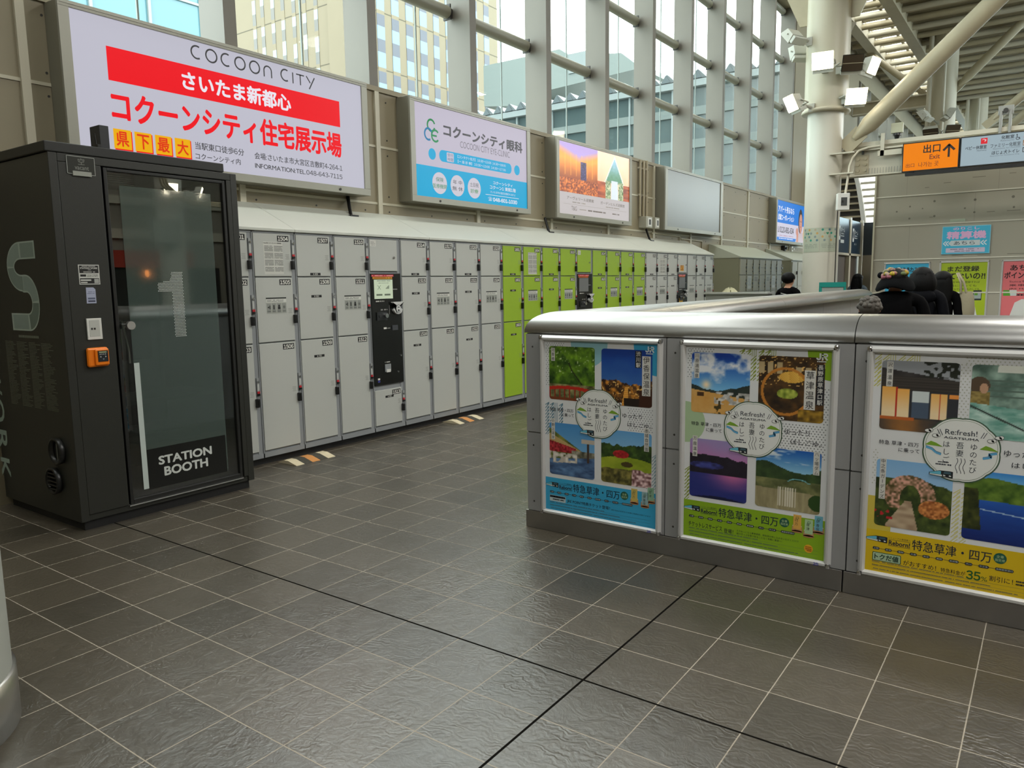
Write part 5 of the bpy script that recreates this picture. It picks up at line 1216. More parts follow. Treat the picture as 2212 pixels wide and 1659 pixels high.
# ================================================================== round pillars, braces, beams, floodlights
M_PIL = mat('pillar_paint', '#c9c6b8', .38, var=.03, vscale=1.2); M_PILU = mat('pillar_upper_paint', '#bdb6a0', .4, var=.06, vscale=1.5)
M_LAMP = mat('lamp_housing', '#b9b9ae', .4); M_LIT = mat('lamp_lit', '#fff4d8', .4, emit=22.0); M_OFF = mat('lamp_reflector', '#4c4132', .3, .3)
PILL = [(-3.585, 14.81, 'cream round pillar beside the exit sign beam, nearest of the row'), (-3.30, 28.2, 'second cream round pillar, behind the exit sign'), (-3.2, 38.7, 'third round pillar far behind the exit sign'), (-3.3, 50.0, 'farthest slim round pillar under the roof')]
for i, (x, y, lab) in enumerate(PILL):
    t = thing('round_pillar', (x, y, 0), lab, 'column', 'round columns')
    MB().lathe([(.305, 0), (.305, 4.44)], (x, y, 0), 48).build('shaft', M_PIL, t)
    MB().lathe([(.30, 4.42), (.40, 4.42), (.415, 4.45), (.40, 4.48), (.365, 4.49)], (x, y, 0), 48).build('ring_flange', M_PILU, t)
    MB().lathe([(.368, 4.47), (.36, 9.1)], (x, y, 0), 48).build('upper_shaft', M_PILU, t)
    for sg in ((-1, 1) if i == 0 else ()): MB().prism([(x + sg * .345, 6.0), (x + sg * .345, 7.2), (x + sg * 1.05, 7.2), (x + sg * .5, 6.0)][::sg], lambda u, v, s_: (u, s_, v), y - .02, y + .02).build('gusset_plate', M_CREAMD, t)
    if i: MB().cyl((x - .36, y - .38, 4.6), (x - .36, y - .38, 9), .07, n=12).cyl((x + .05, y - .47, 5.6), (x + .05, y - .47, 9), .05, n=12).build('drain_pipe', M_CREAM, t)
def brace(p0, p1, r, lab, taper=True):
    p0, p1 = Vector(p0), Vector(p1); d = (p1 - p0).normalized()
    t = thing('brace_pipe', p0, lab, 'roof brace', 'diagonal pipes under the roof')
    MB().loft([MB().ring(p, d, (0, 1, 0), q, 24) for p, q in ((p0, r * .35), (p0 + d * .32, r), (p1, r))]).build('pipe', M_CREAMD, t)
    R = Matrix((d, Vector((0, 1, 0)), d.cross(Vector((0, 1, 0))))).transposed()
    MB().obox(p0 - d * .03, R, (.2, .02, r * .9)).build('end_plate', M_CREAMD, t)
brace((-3.09, 14.81, 3.93), (2.2, 14.81, 8.92), .152, 'thick diagonal pipe rising right from the nearest pillar to the roof')
brace((-2.9, 28.2, 7.38), (-1.3, 28.2, 9.0), .13, 'diagonal pipe rising right from the second pillar to the roof')
brace((-3.85, 28.2, 7.28), (-5.55, 28.2, 8.82), .10, 'diagonal pipe rising left from the second pillar to the roof')
brace((-2.85, 38.7, 7.7), (-1.4, 38.7, 8.98), .12, 'diagonal pipe rising right from the third pillar to the roof')
brace((-2.9, 50.0, 7.2), (-.8, 50.0, 8.98), .12, 'diagonal pipe rising right from the farthest pillar to the roof')
brace((-1.5, 22.0, 5.2), (3.0, 22.0, 8.98), .10, 'slender diagonal pipe low behind the restroom sign, nearer one')
brace((-1.6, 24.5, 5.1), (2.6, 24.5, 8.98), .10, 'slender diagonal pipe low behind the restroom sign, farther one')
t = thing('cross_beam', (-1.0, 14.95, 3.28), 'pale steel cross beam carrying the exit sign, joined to the nearest pillar', 'beam')
XR = 4.5
mb = MB().box((-3.32, 14.95, 3.31), (XR, 14.98, 3.72)); mb.build('web', M_CREAM, t)
MB().box((-3.36, 14.86, 3.285), (XR, 15.07, 3.31)).build('bottom_flange', M_CREAM, t)
MB().box((-3.36, 14.86, 3.72), (XR, 15.07, 3.75)).build('top_flange', M_CREAM, t)
MB().box((-3.3, 14.90, 3.80), (XR, 14.96, 3.87)).box((-3.3, 14.98, 3.75), (XR, 15.02, 3.80)).build('cable_tray', M_CREAM, t)
g = MB().box((-3.08, 14.935, 3.33), (-2.86, 14.95, 3.66)); 
for i in range(2):
    for j in range(3): g.cyl((-3.03 + i * .12, 14.915, 3.39 + j * .1), (-3.03 + i * .12, 14.935, 3.39 + j * .1), .026, n=12)
g.build('bolt_plate', M_CREAMD, t)
MB().tube([(-2.95, 14.90, 3.72), (-2.95, 14.90, 3.66)], .02, 8).build('chain', M_DARK, t)
t = thing('bird_spikes', (-2.65, 14.88, 3.31), 'row of upright bird spikes on the cross beam left of the exit sign', 'bird spikes')
mb = MB()
for i in range(13): mb.cyl((-2.88 + i * .045, 14.90, 3.312), (-2.88 + i * .045, 14.90, 3.41), .004, n=6)
mb.box((-2.9, 14.89, 3.31), (-2.32, 14.91, 3.316)); o = mb.build('spike', M_GREYP, t); o['kind'] = 'stuff'
t = thing('wall_beam', (-4.9, 28.2, 6.85), 'brown-cream steel beam running left from the second pillar to the window wall', 'beam')
MB().box((-5.95, 28.16, 6.9), (-3.7, 28.2, 7.22)).build('web', M_CREAMD, t); MB().box((-5.95, 28.05, 6.86), (-3.7, 28.32, 6.9)).box((-5.95, 28.05, 7.22), (-3.7, 28.32, 7.26)).build('flange', M_CREAM, t)
# floodlights: position of the lamp face, aim, lit
def floodlight(c, aim, lit, lab, pil, s_=1.0, w=.19, h=.155):
    c = Vector(c); aim = Vector(aim).normalized(); up = Vector((0, 0, 1)); rx = aim.cross(up).normalized(); uz = rx.cross(aim)
    R = Matrix((rx, uz, aim)).transposed()
    t = thing('floodlight', c, lab, 'floodlight', 'floodlights on the pillars')
    mb = MB()
    hw, hh = w * s_, h * s_
    f = [c + rx * (i * hw) + uz * (j * hh) for i, j in ((-1, -1), (1, -1), (1, 1), (-1, 1))]; b = [c - aim * .16 * s_ + rx * (i * hw * .8) + uz * (j * hh * .62) for i, j in ((-1, -1), (1, -1), (1, 1), (-1, 1))]
    mb.add(f + b, [(4, 7, 6, 5), (0, 4, 5, 1), (1, 5, 6, 2), (2, 6, 7, 3), (3, 7, 4, 0)], 0)
    mb.obox(c - aim * .10 * s_ - uz * hh * 1.18, R, (hw * .95, hh * .22, .07 * s_), 0)
    mb.build('housing', M_LAMP, t, bevel=.006)
    MB().obox(c + aim * .004, R, (hw * .93, hh * .92, .004)).build('lamp_face', M_LIT if lit else M_OFF, t)
    if not lit:
        MB().obox(c + aim * .010, R, (hw * .95, hh * .04, .004)).build('face_bar', M_CREAMD, t)
    p = Vector((pil[0], pil[1], 0)); q = Vector((c.x, c.y, 0)) - p; q.normalize(); e = p + q * .365; e.z = c.z - .02
    bk = c - aim * .10 * s_
    br = MB()
    for sg in (-1, 1): br.tube([bk + rx * (sg * hw * 1.05), bk + rx * (sg * hw * 1.05) + (e - bk) * .45], .014, 6)
    br.tube([bk + (e - bk) * .45 - rx * hw * 1.05, bk + (e - bk) * .45 + rx * hw * 1.05], .014, 6); br.tube([bk + (e - bk) * .45, e], .028, 8); br.box(e - Vector((.05, .05, .07)), e + Vector((.05, .05, .07)))
    br.build('bracket', M_LAMP, t)
    return t
P1 = PILL[0]
def fl(x, y, dep): # point at a depth along the view of the hall axis
    return camo.matrix_basis @ Vector(((x - 1106) / 1634 * dep, -(y - 829.5) / 1634 * dep, -dep))
FL = [(1777, 131, 12.75, (.15, -1, -.25), True, 'lit floodlight on the near pillar, square on and highest of the lit ones'),
      (1888, 142, 13.2, (.9, -.2, -.35), True, 'lit floodlight seen edge-on at the right of the near pillar'),
      (1850, 208, 13.05, (.35, -.8, -.45), True, 'lit floodlight tilted down, lower right of the near pillar'),
      (1708, 224, 13.15, (-.8, -.75, -.55), True, 'lit floodlight at the lower left of the near pillar'),
      (1708, 86, 13.3, (-.75, .35, -.75), False, 'unlit floodlight hooded downwards at the upper left of the near pillar'),
      (1724, 118, 13.8, (-.6, .7, -.4), False, 'small unlit floodlight behind the upper left of the near pillar'),
      (1832, 70, 13.5, (.7, .55, -.45), False, 'unlit white-backed floodlight at the upper right of the near pillar'),
      (1842, 136, 12.8, (.35, -.75, -.42), False, 'unlit floodlight with brown reflector right of the topmost lit one')]
for x, y, dep, aim, lit, lab in FL: floodlight(fl(x, y, dep), aim, lit, lab, P1, .90)
P2 = PILL[1]
for x, y, dep, aim, lit, lab in [(1992, 253, 22.9, (-.8, .2, -.6), False, 'unlit floodlight at the left of the second pillar'), (2056, 247, 23.2, (.8, .3, -.5), False, 'unlit white floodlight at the right of the second pillar'),
                                 (2010, 287, 22.7, (0, -1, -1.4), False, 'unlit floodlight facing down on the front of the second pillar'), (2058, 282, 22.5, (.5, -.8, -.4), False, 'unlit brown-faced floodlight at lower right of the second pillar')]:
    floodlight(fl(x, y, dep), aim, lit, lab, P2, 1.1)
# things on the nearest pillar
t = thing('pillar_notice_wrap', (-3.5, 14.5, 2.18), 'pale printed band with coloured badges wrapped round the near pillar', 'notice')
def cylT(u, v, h): a_ = -1.333 + u / .31; return (P1[0] + (.308 + h) * math.cos(a_), P1[1] + (.308 + h) * math.sin(a_), v)
for u0, u1 in ((-.37, -.03), (-.02, .34)):
    a = Art(cylT, .0008); n = 8; pw = PR('#aeb5a2')
    for i in range(n): a.rect(u0 + (u1 - u0) * i / n, 1.97, u0 + (u1 - u0) * (i + 1) / n, 2.40, pw)
    a.L = 2; cl = ['#7c8a8c', '#2f8f7a', '#c09a5a', '#5f7f8a', '#a9a08a']
    for j in range(4):
        for i in range(3):
            x = u0 + (u1 - u0) * (i + .5) / 3 + (.02 if j % 2 else -.015); c = PR(cl[(i * 2 + j * 3 + int(u0 > -.2)) % 5]); a.disc(x, 2.365 - j * .062, .021, c, n=10)
    a.poly([(u0 + .13, 2.275), (u0 + .155, 2.305), (u0 + .145, 2.32), (u0 + .13, 2.312), (u0 + .115, 2.32), (u0 + .105, 2.305)], PR('#1f7f5c'))
    for j in range(3): a.dashes(u0 + .03, 2.10 - j * .028, u1 - .03, .011, PR('#8d9488'), j)
    a.rect(u0, 1.972, u1, 1.985, PR('#5a5c54')); a.build('printed_sheet', t)
t = thing('switch_box', (-3.02, 14.42, 2.68), 'pale electrical box with dark window on the right of the near pillar', 'electrical box')
R = Matrix.Rotation(math.radians(28), 3, 'Z'); c = Vector((-3.15, 14.42, 2.82)); ax = R.to_4x4()
MB().obox(c, R, (.10, .06, .145)).build('casing', M_WHITEP, t, bevel=.008)
MB().obox(c + R @ Vector((.005, -.062, .0)), R, (.05, .004, .07)).build('window', mat('box_window', '#4a4c4c', .2), t)
MB().obox(c + R @ Vector((-.02, -.067, 0)), R, (.012, .004, .02)).build('switch', M_BLACK, t)
t = thing('conduit_pipe', (-3.1, 14.55, 2.9), 'thin curved conduit running from the beam down the near pillar', 'conduit')
cp = [(-2.62, 14.86, 3.775), (-2.85, 14.84, 3.765), (-3.0, 14.80, 3.72), (-3.08, 14.72, 3.60), (-3.11, 14.64, 3.45), (-3.12, 14.58, 3.2), (-3.13, 14.50, 2.965)]
MB().tube(cp, .021, 10).build('pipe', M_CREAM, t)
for z in (3.32, 3.67): MB().box((-3.42, 14.52, z - .012), (-3.02, 14.60, z + .012)).build('clamp', M_CREAM, t)
t = thing('pillar_cable', (-3.22, 14.5, 1.3), 'thin dark cable running down the near pillar from the electrical box', 'cable')
MB().tube([(-3.245, 14.50, 2.675), (-3.25, 14.50, 2.2), (-3.245, 14.49, 1.6), (-3.25, 14.50, 0.2)], .010, 6).build('cable', M_DARK, t)
t = thing('wireless_box', (-2.42, 14.93, 3.87), 'small cream antenna box standing on the cross beam above the exit sign', 'antenna')
MB().box((-2.52, 14.90, 3.97), (-2.33, 14.98, 4.14)).build('casing', mat('antenna_cream', '#b5b49a', .5), t, bevel=.01)
MB().cyl((-2.425, 14.94, 3.872), (-2.425, 14.94, 3.93), .03, .05, n=14).cyl((-2.425, 14.94, 3.93), (-2.425, 14.94, 3.97), .07, .06, n=14).build('stand', M_BLACK, t)
t = thing('sign_bracket', (-2.62, 14.84, 3.6), 'white angle bracket bolted over the beam left of the exit sign', 'bracket')
MB().box((-2.66, 14.83, 3.60), (-2.60, 14.855, 3.98)).box((-2.70, 14.83, 3.60), (-2.32, 14.855, 3.69)).build('plate', M_CREAM, t)
# overhead signs
def overhead(x0, x1, z0, z1, bgm, fn, lab):
    t = thing('overhead_sign', ((x0 + x1) / 2, 14.75, z0), lab, 'sign', 'overhead signs on the beam')
    fr = MB(); e = .014; fr.box((x0, 14.70, z0), (x1, 14.85, z0 + e)).box((x0, 14.70, z1 - e), (x1, 14.85, z1)).box((x0, 14.70, z0 + e), (x0 + e, 14.85, z1 - e)).box((x1 - e, 14.70, z0 + e), (x1, 14.85, z1 - e)).box((x0 + e, 14.80, z0 + e), (x1 - e, 14.85, z1 - e))
    fr.build('frame', M_BLACK, t)
    MB().box((x0 + e, 14.706, z0 + e), (x1 - e, 14.72, z1 - e)).build('light_panel', bgm, t)
    a = Art(onY(14.706), .0012); fn(a, x0, z1); a.build('sign_print', t); return t
def exit_art(a, x0, zt):
    K = PR('#1c0c05'); B = PR('#7a2c08')
    a.text('出口', x0 + .312, zt - .195, x0 + .565, zt - .055, K, .03); a.text('Exit', x0 + .41, zt - .30, x0 + .565, zt - .222, B, .02)
    a.text('出口', x0 + .06, zt - .405, x0 + .19, zt - .34, B, .012); a.text('나가는 곳', x0 + .25, zt - .415, x0 + .55, zt - .335, B, .012)
    cx = x0 + .69; a.rect(cx - .016, zt - .29, cx + .016, zt - .12, K); a.L = 2
    a.line([(cx - .082, zt - .18), (cx, zt - .095), (cx + .082, zt - .18)], .036, K); a.poly([(cx - .022, zt - .105), (cx + .022, zt - .105), (cx, zt - .07)], K)
overhead(-2.286, -1.445, 3.270, 3.745, BL('#f28410', .72), exit_art, 'orange overhead exit sign with upward arrow')
def rest_art(a, x0, zt):
    K = PR('#20242c'); G = PR('#5a636b')
    a.rect(x0 + .285, zt - .137, x0 + .375, zt - .047, BL('#e8323c', .6)); a.L = 2; a.arc(x0 + .325, zt - .087, .026, .008, -60, 150, BL('#f0d8d8', .6), 10); a.disc(x0 + .348, zt - .082, .012, BL('#f0d8d8', .6)); a.L = 1
    a.text('ベビー休憩室', x0 + .07, zt - .215, x0 + .370, zt - .155, K, .022); a.text('Nursery', x0 + .238, zt - .252, x0 + .370, zt - .226, K)
    a.text('化粧室', x0 + .562, zt - .095, x0 + .735, zt - .037, K, .025); a.text('Restrooms', x0 + .555, zt - .128, x0 + .735, zt - .104, G)
    a.arc(x0 + .782, zt - .10, .027, .008, 130, 400, K, 14); a.line([(x0 + .770, zt - .052), (x0 + .775, zt - .09), (x0 + .80, zt - .092), (x0 + .812, zt - .118)], .009, K); a.disc(x0 + .770, zt - .047, .009, K)
    a.text('ファミリー化粧室', x0 + .42, zt - .216, x0 + .824, zt - .152, K, .012); a.text('Restroom for Families', x0 + .46, zt - .243, x0 + .824, zt - .223, G)
    a.rect(x0 + .855, zt - .222, x0 + .94, zt - .14, BL('#b08040', .4)); a.L = 2
    for q in (.875, .92): a.disc(x0 + q, zt - .165, .010, WHT); a.rect(x0 + q - .011, zt - .214, x0 + q + .011, zt - .178, WHT)
    a.L = 1
    a.text('ほじょ犬トイレ', x0 + .445, zt - .325, x0 + .815, zt - .262, K, .02); a.text('Restroom for Assistance Dog', x0 + .425, zt - .356, x0 + .815, zt - .334, G)
    a.rect(x0 + .855, zt - .325, x0 + .94, zt - .25, K); a.L = 2; a.rect(x0 + .865, zt - .315, x0 + .93, zt - .262, BL('#b8c8d0', .6)); a.L = 1
    for q, c in ((.885, '#c8323c'), (.985, '#2c6fc0')): a.disc(x0 + q, zt - .045, .012, PR(c)); a.poly([(x0 + q - .026, zt - .10), (x0 + q + .026, zt - .10), (x0 + q + .018, zt - .06), (x0 + q - .018, zt - .06)], PR(c)); a.rect(x0 + q - .011, zt - .128, x0 + q + .011, zt - .10, PR(c))
    a.rect(x0 + .933, zt - .128, x0 + .939, zt - .035, K)
overhead(-1.435, .62, 3.270, 3.745, BL('#b4c8d2', .5), rest_art, 'grey-blue overhead restroom and nursery sign')
t = thing('sign_rail', (-.7, 14.76, 3.2), 'black rail hanging under the overhead signs', 'rail')
MB().box((-2.235, 14.71, 3.205), (.7, 14.80, 3.255)).build('rail', M_BLACK, t); MB().box((-2.15, 14.73, 3.255), (-2.10, 14.78, 3.27)).box((.5, 14.73, 3.255), (.55, 14.78, 3.27)).build('hanger', M_BLACK, t)
t = thing('beam_clamp', (-.86, 14.88, 3.75), 'bolted steel clamp standing on the beam above the restroom sign', 'clamp')
MB().box((-.93, 14.86, 3.75), (-.89, 14.94, 4.12)).box((-.80, 14.86, 3.75), (-.76, 14.94, 4.12)).box((-.95, 14.88, 4.06), (-.74, 14.92, 4.20)).build('clamp_frame', M_GREYP, t, bevel=.006); MB().cyl((-.845, 14.84, 4.12), (-.845, 14.88, 4.12), .035, n=14).build('bolt', M_DARK, t)

# wall fittings on the left wall
for lab, y, w_ in (('grey switch box on the left wall between the third and fourth signs, left one', 12.235, .12), ('pale switch box on the left wall beside the blank sign, right one', 12.555, .09)):
    t = thing('switch_box', (XW, y, 2.42), lab, 'electrical box')
    MB().box((XW, y - w_, 2.41), (XW + .15, y + w_, 2.60)).build('casing', mat('box_grey', '#a7a596', .45), t, bevel=.006)
    MB().box((XW + .15, y - w_ * .55, 2.435), (XW + .156, y + w_ * .6, 2.575)).build('cover', M_WHITEP, t); MB().box((XW + .156, y - w_ * .2, 2.46), (XW + .160, y + w_ * .3, 2.55)).build('window', M_DARK, t)
for lab, y, z1 in (('vertical conduit on the left wall, first of three beside the switch boxes', 12.10, 3.54), ('vertical conduit on the left wall, middle of three', 12.24, 3.535), ('vertical conduit on the left wall, third of three, at the blank sign', 12.36, 3.56)):
    t = thing('wall_conduit', (XW + .03, y, 2.6), lab, 'conduit', 'conduits by the switch boxes')
    MB().cyl((XW + .03, y, 2.6), (XW + .03, y, z1), .024, n=10).build('pipe', M_CREAMD, t); MB().box((XW, y - .035, 2.95), (XW + .04, y + .035, 2.98)).box((XW, y - .035, 3.4), (XW + .04, y + .035, 3.43)).build('clip', M_CREAM, t)
t = thing('wall_conduit', (XW + .02, 13.3, 2.3), 'thin stepped conduit on the wall under the blank sign', 'conduit')
MB().tube([(XW + .015, 12.6, 2.345), (XW + .015, 13.85, 2.33), (XW + .015, 13.86, 2.1)], .013, 8).build('pipe', M_PANELTRIM, t)
t = thing('wall_conduit', (XW + .02, 14.4, 2.3), 'thin conduit bending down the wall between the locker banks', 'conduit')
MB().tube([(XW + .015, 13.9, 2.29), (XW + .015, 14.98, 2.28), (XW + .015, 15.0, 1.9)], .013, 8).build('pipe', M_PANELTRIM, t)
for lab, y in (('black stay bracket tying the locker hood to the wall under the red sign', 5.42), ('black stay bracket tying the locker hood to the wall by the switch boxes', 12.36), ('black stay bracket tying the locker hood to the wall right of the eye clinic sign', 9.1)):
    t = thing('stay_bracket', (XW, y, 2.3), lab, 'bracket', 'black stay brackets over the lockers')
    MB().tube([(XW + .01, y + .04, 2.40), (XW + .07, y, 2.285), (XW + .12, y - .03, 2.20)], .018, 8).box((XW + .08, y - .08, 2.17), (XW + .17, y + .03, 2.20)).build('arm', M_BLACK, t)
for lab, y in (('small black camera on the wall below the blue sign, left one', 20.55), ('small white sensor on the wall below the blue sign', 21.2)):
    t = thing('wall_sensor', (XW, y, 2.28), lab, 'sensor')
    MB().box((XW, y - .06, 2.22), (XW + .10, y + .06, 2.36)).cyl((XW + .1, y, 2.29), (XW + .14, y, 2.29), .03, n=12).build('casing', M_BLACK if 'black' in lab else M_WHITEP, t, bevel=.01)

# far wall: fare adjustment sign and three posters
t = thing('fare_sign', (-1.395, 16.09, 2.15), 'cyan sign with pink lettering and arrow on the pale far wall', 'sign')
MB().box((-1.772, 16.075, 1.897), (-1.016, 16.0995, 2.397)).build('board', PR('#8ec9dc'), t)
a = Art(onY(16.075), .0008); a.rect(-1.762, 1.907, -1.026, 2.387, PR('#3fb4d8')); a.L = 2
PK = PR('#e4b4dc'); a.text('のりこし', -1.60, 2.325, -1.19, 2.375, PK, .04); a.text('精算機', -1.70, 2.165, -1.08, 2.305, PK, .05)
a.poly([(-1.67, 2.09), (-1.62, 2.14), (-1.17, 2.14), (-1.17, 2.045), (-1.62, 2.045)], PR('#c9d3d6')); a.L = 3; a.text('あちら', -1.58, 2.06, -1.25, 2.125, PR('#2b4050'), .01)
for x in (-1.745, -1.705, -1.16, -1.115): a.line([(x + .045, 2.13), (x, 2.09), (x + .045, 2.05)], .016, PR('#dfe9ee'))
a.rrect(-1.70, 1.925, -1.09, 2.005, .01, PR('#d2c4dc')); a.L = 4; a.dashes(-1.63, 1.975, -1.16, .014, PR('#6a7088'), 3); a.dashes(-1.56, 1.94, -1.25, .014, PR('#6a7088'), 4); a.build('sign_print', t)
t = thing('wall_plate', (-1.5, 16.09, 2.51), 'tiny pale plate on the far wall above the cyan sign', 'plate')
MB().box((-1.66, 16.085, 2.475), (-1.42, 16.0995, 2.525)).box((-1.655, 16.08, 2.50), (-1.425, 16.085, 2.504)).build('plate', mat('plate_green', '#a9b4a0', .5), t)
def far_poster(bgc, t1, t2, inkc, more, extra=None):
    def fn(a, w, h):
        I = PR(inkc); a.rect(0, 0, w, h, PR(bgc)); a.L = 2
        a.text(t1, .10, h - .16, w - .12, h - .06, I, .035); a.text(t2, .02, h - .30, w - .02, h - .18, I, .04)
        for i, s_ in enumerate(more): a.text(s_, .10, h - .37 - i * .065, w - .10 - .05 * (i % 2), h - .33 - i * .065, I, .005)
        a.poly([(.12, 0), (.20, .30), (.30, .36), (.45, .36), (.55, .30), (.62, 0)], PR('#d2d4d0')); a.dashes(.1, .42, .6, .03, I, 5)
        if extra: extra(a, w, h)
    return fn
def card(a, w, h): a.L = 3; a.rrect(.53, .34, .66, .52, .01, PR('#23282a')); a.L = 4; a.rect(.54, .37, .65, .49, PR('#9aa8a4')); a.L = 5; a.rect(.55, .43, .60, .47, PR('#5f9a2c'))
def pcard(a, w, h): a.L = 3; a.rrect(.02, .42, .22, .52, .01, PR('#c2ccc8')); a.L = 4; a.poly([(.02, .42), (.13, .42), (.11, .52), (.02, .52)], PR('#4f9a2c'))
poster_frame(-2.685, .72, 'blue framed poster on the far wall behind the woman in the flowered hat', far_poster('#3fb0d8', 'あちこちあわこわ', 'ポイント貯まる', '#15202c', ['Suicaをご利用', 'お買いもの']), Y=16.1, grp='framed posters on the far wall')
poster_frame(-1.755, .72, 'green framed poster on the far wall, second from the left', far_poster('#a2b81c', 'まだ登録', 'してないの?!', '#23240c', ['SuicaをWEBで登録すれば', 'お店に使っても', 'モバイルでお買いものしても', 'ポイント貯まる！'], card), Y=16.1, grp='framed posters on the far wall')
poster_frame(-.79, .72, 'pink framed poster on the far wall at the right edge', far_poster('#d86e72', 'あちこち', 'ポイント貯まる', '#2a1416', ['Suicaをご利用', '乗車でも', 'JRE MALLでも', 'SuicaをWEB登録'], pcard), Y=16.1, grp='framed posters on the far wall')

# dark blue billboards and openings beyond the pillar
t = thing('billboard_wall', (-3.9, 18.7, 0), 'dark blue billboards above brown doorways beyond the near pillar', 'billboard')
MB().box((-4.0, 17.5, 2.05), (-3.9, 18.66, 2.80)).build('board', mat('billboard_blue', '#24384a', .3), t); MB().box((-4.0, 18.72, 2.05), (-3.9, 19.86, 2.80)).build('board', MC['billboard_blue'], t)
t_e = thing('end_partition', (-3.4, 19.92, 0), 'dark panel over beige wall piece left of the far wall corner', 'partition')
MB().box((-3.86, 19.96, 2.03), (-2.95, 20.0, 2.80)).build('end_board', mat('billboard_black', '#1d2429', .35), t_e)
a = Art(onX(-3.9), .0015)
for y in (17.62, 18.98):
    a.rect(y, 2.32, y + .14, 2.62, PR('#e2e8ea')); a.L = 2; a.disc(y + .06, 2.48, .05, PR('#2a3c48'), .09); a.L = 1
    a.text('ホーム', y + .20, 2.49, y + .55, 2.60, PR('#e2e8ea'), .01); a.dashes(y + .20, 2.45, y + .5, .02, PR('#e2e8ea'), 2); a.dashes(y + .20, 2.40, y + .5, .02, PR('#e2e8ea'), 3); a.rect(y + .18, 2.26, y + .5, 2.33, PR('#e2e8ea')) if y < 18 else a.dashes(y + .22, 2.25, y + .4, .04, PR('#e2e8ea'), 5)
a.build('billboard_print', t)
MB().box((-4.0, 17.45, 0), (-3.88, 17.52, 2.85)).box((-4.0, 18.62, 0), (-3.88, 18.78, 2.85)).box((-3.92, 19.84, 0), (-3.86, 19.92, 2.85)).box((-4.0, 17.5, 2.0), (-3.88, 19.9, 2.05)).build('frame', M_CREAM, t)
MB().box((-4.0, 17.52, 0), (-3.96, 19.86, 2.0)).build('doorway_panel', mat('doorway_brown', '#4c4238', .6), t); MB().box((-3.86, 19.96, 0), (-2.95, 20.0, 2.03)).build('side_panel', mat('side_beige', '#7f7665', .6), t_e)
t = thing('notice_board', (-3.3, 19.8, 1.3), 'white framed notice board beyond the far wall corner', 'notice')
MB().box((-3.62, 19.84, .9), (-2.98, 19.89, 1.72)).build('board', PR('#b4b5ab'), t); MB().box((-3.55, 19.85, 0), (-3.50, 19.88, .9)).box((-3.1, 19.85, 0), (-3.05, 19.88, .9)).build('stand', M_GREYP, t)
a = Art(onY(19.84), .0012)
for q in ((-3.62, .9, -2.98, .93), (-3.62, 1.69, -2.98, 1.72), (-3.62, .93, -3.59, 1.69)): a.rect(*q, PR('#d2d2ca'))
for j, z in enumerate((1.52, 1.25, 1.0)):
    a.rect(-3.56, z, -3.02, z + .14, PR('#cdcdc6')); a.L = 2; a.dashes(-3.54, z + .08, -3.1, .03, PR('#55554f'), j); a.dashes(-3.54, z + .02, -3.2, .02, PR('#7a7a72'), j + 5); a.L = 1
a.build('notice_print', t)
# glazed curved bay beyond
t = thing('window_13', (-5.2, 24, 4), kind='structure')
prof = []
for i in range(14):
    th = math.pi / 2 * i / 13; prof.append((-5.55 + .95 * (1 - math.cos(th)), 5.0 - 2.05 * math.sin(th)))
cv = [( -4.92 + .34 * (k / 8) ** .7, 4.55 - 1.50 * k / 8) for k in range(9)]
MB().box((-6.0, 23.95, 2.6), (-3.4, 24.0, 2.98)).build('sill', M_CREAM, t)
for k in range(8):
    (x0, z0), (x1, z1) = cv[k], cv[k + 1]
    mb = MB(); mb.add([(x0 - .11, 23.9, z0), (x0, 23.9, z0), (x1, 23.9, z1), (x1 - .11, 23.9, z1), (x0 - .11, 24.05, z0), (x0, 24.05, z0), (x1, 24.05, z1), (x1 - .11, 24.05, z1)], [(0, 3, 2, 1), (4, 5, 6, 7), (0, 1, 5, 4), (1, 2, 6, 5), (2, 3, 7, 6), (3, 0, 4, 7)]); mb.build('curved_frame', M_WHITEP, t)
    MB().box((x0 + .02, 23.95, z0 - .03), (-3.4, 24.02, z0 + .03)).build('glazing_bar', M_CREAM, t)
    MB().box((-6.0, 23.93, z0 - .015), (x0 - .1, 24.0, z0 + .035)).build('louvre_bar', M_CREAMD, t)
MB().box((-4.05, 23.96, 2.9), (-4.0, 24.0, 4.6)).build('glazing_bar', M_CREAM, t)
mb = MB(); mb.add([(-6.0, 24.06, 2.9)] + [(x - .05, 24.06, z) for x, z in cv[::-1]] + [(-6.0, 24.06, 4.55)], [list(range(11))]); mb.build('louvre_backing', mat('louvre_dark', '#4a4740', .7), t)
o = MB().box((-4.95, 24.10, 2.9), (-3.4, 24.12, 4.7)).build('pane', mat('sky_glow_pane', '#f4f7f4', .4, emit=1.1), t)  # pane glows by itself, standing in for daylight behind it
# teal frame board and low grey counter by the pillar
t = thing('teal_board', (-3.05, 13.3, 0), 'teal framed guide board in front of the near pillar', 'sign board')
R = Vector((.82, .57, 0)); b0 = Vector((-3.19, 13.2, 0))
def tb(u0, u1, z0, z1, d0=-.02, d1=.02):
    N_ = Vector((-R.y, R.x, 0)); P = [b0 + R * u + N_ * d + Vector((0, 0, z)) for z in (z0, z1) for u, d in ((u0, d0), (u1, d0), (u1, d1), (u0, d1))]
    return P, [(0, 3, 2, 1), (4, 5, 6, 7), (0, 1, 5, 4), (1, 2, 6, 5), (2, 3, 7, 6), (3, 0, 4, 7)]
mb = MB(); mb.add(*tb(0, .43, 1.35, 1.43)); mb.add(*tb(0, .035, .0, 1.36)); mb.add(*tb(.395, .43, .0, 1.36)); mb.build('frame', mat('teal_paint', '#0f8a80', .4), t)
mb = MB(); mb.add(*tb(.035, .395, .35, 1.35, -.008, .008)); mb.build('panel', mat('teal_board_panel', '#9aa09a', .4), t)
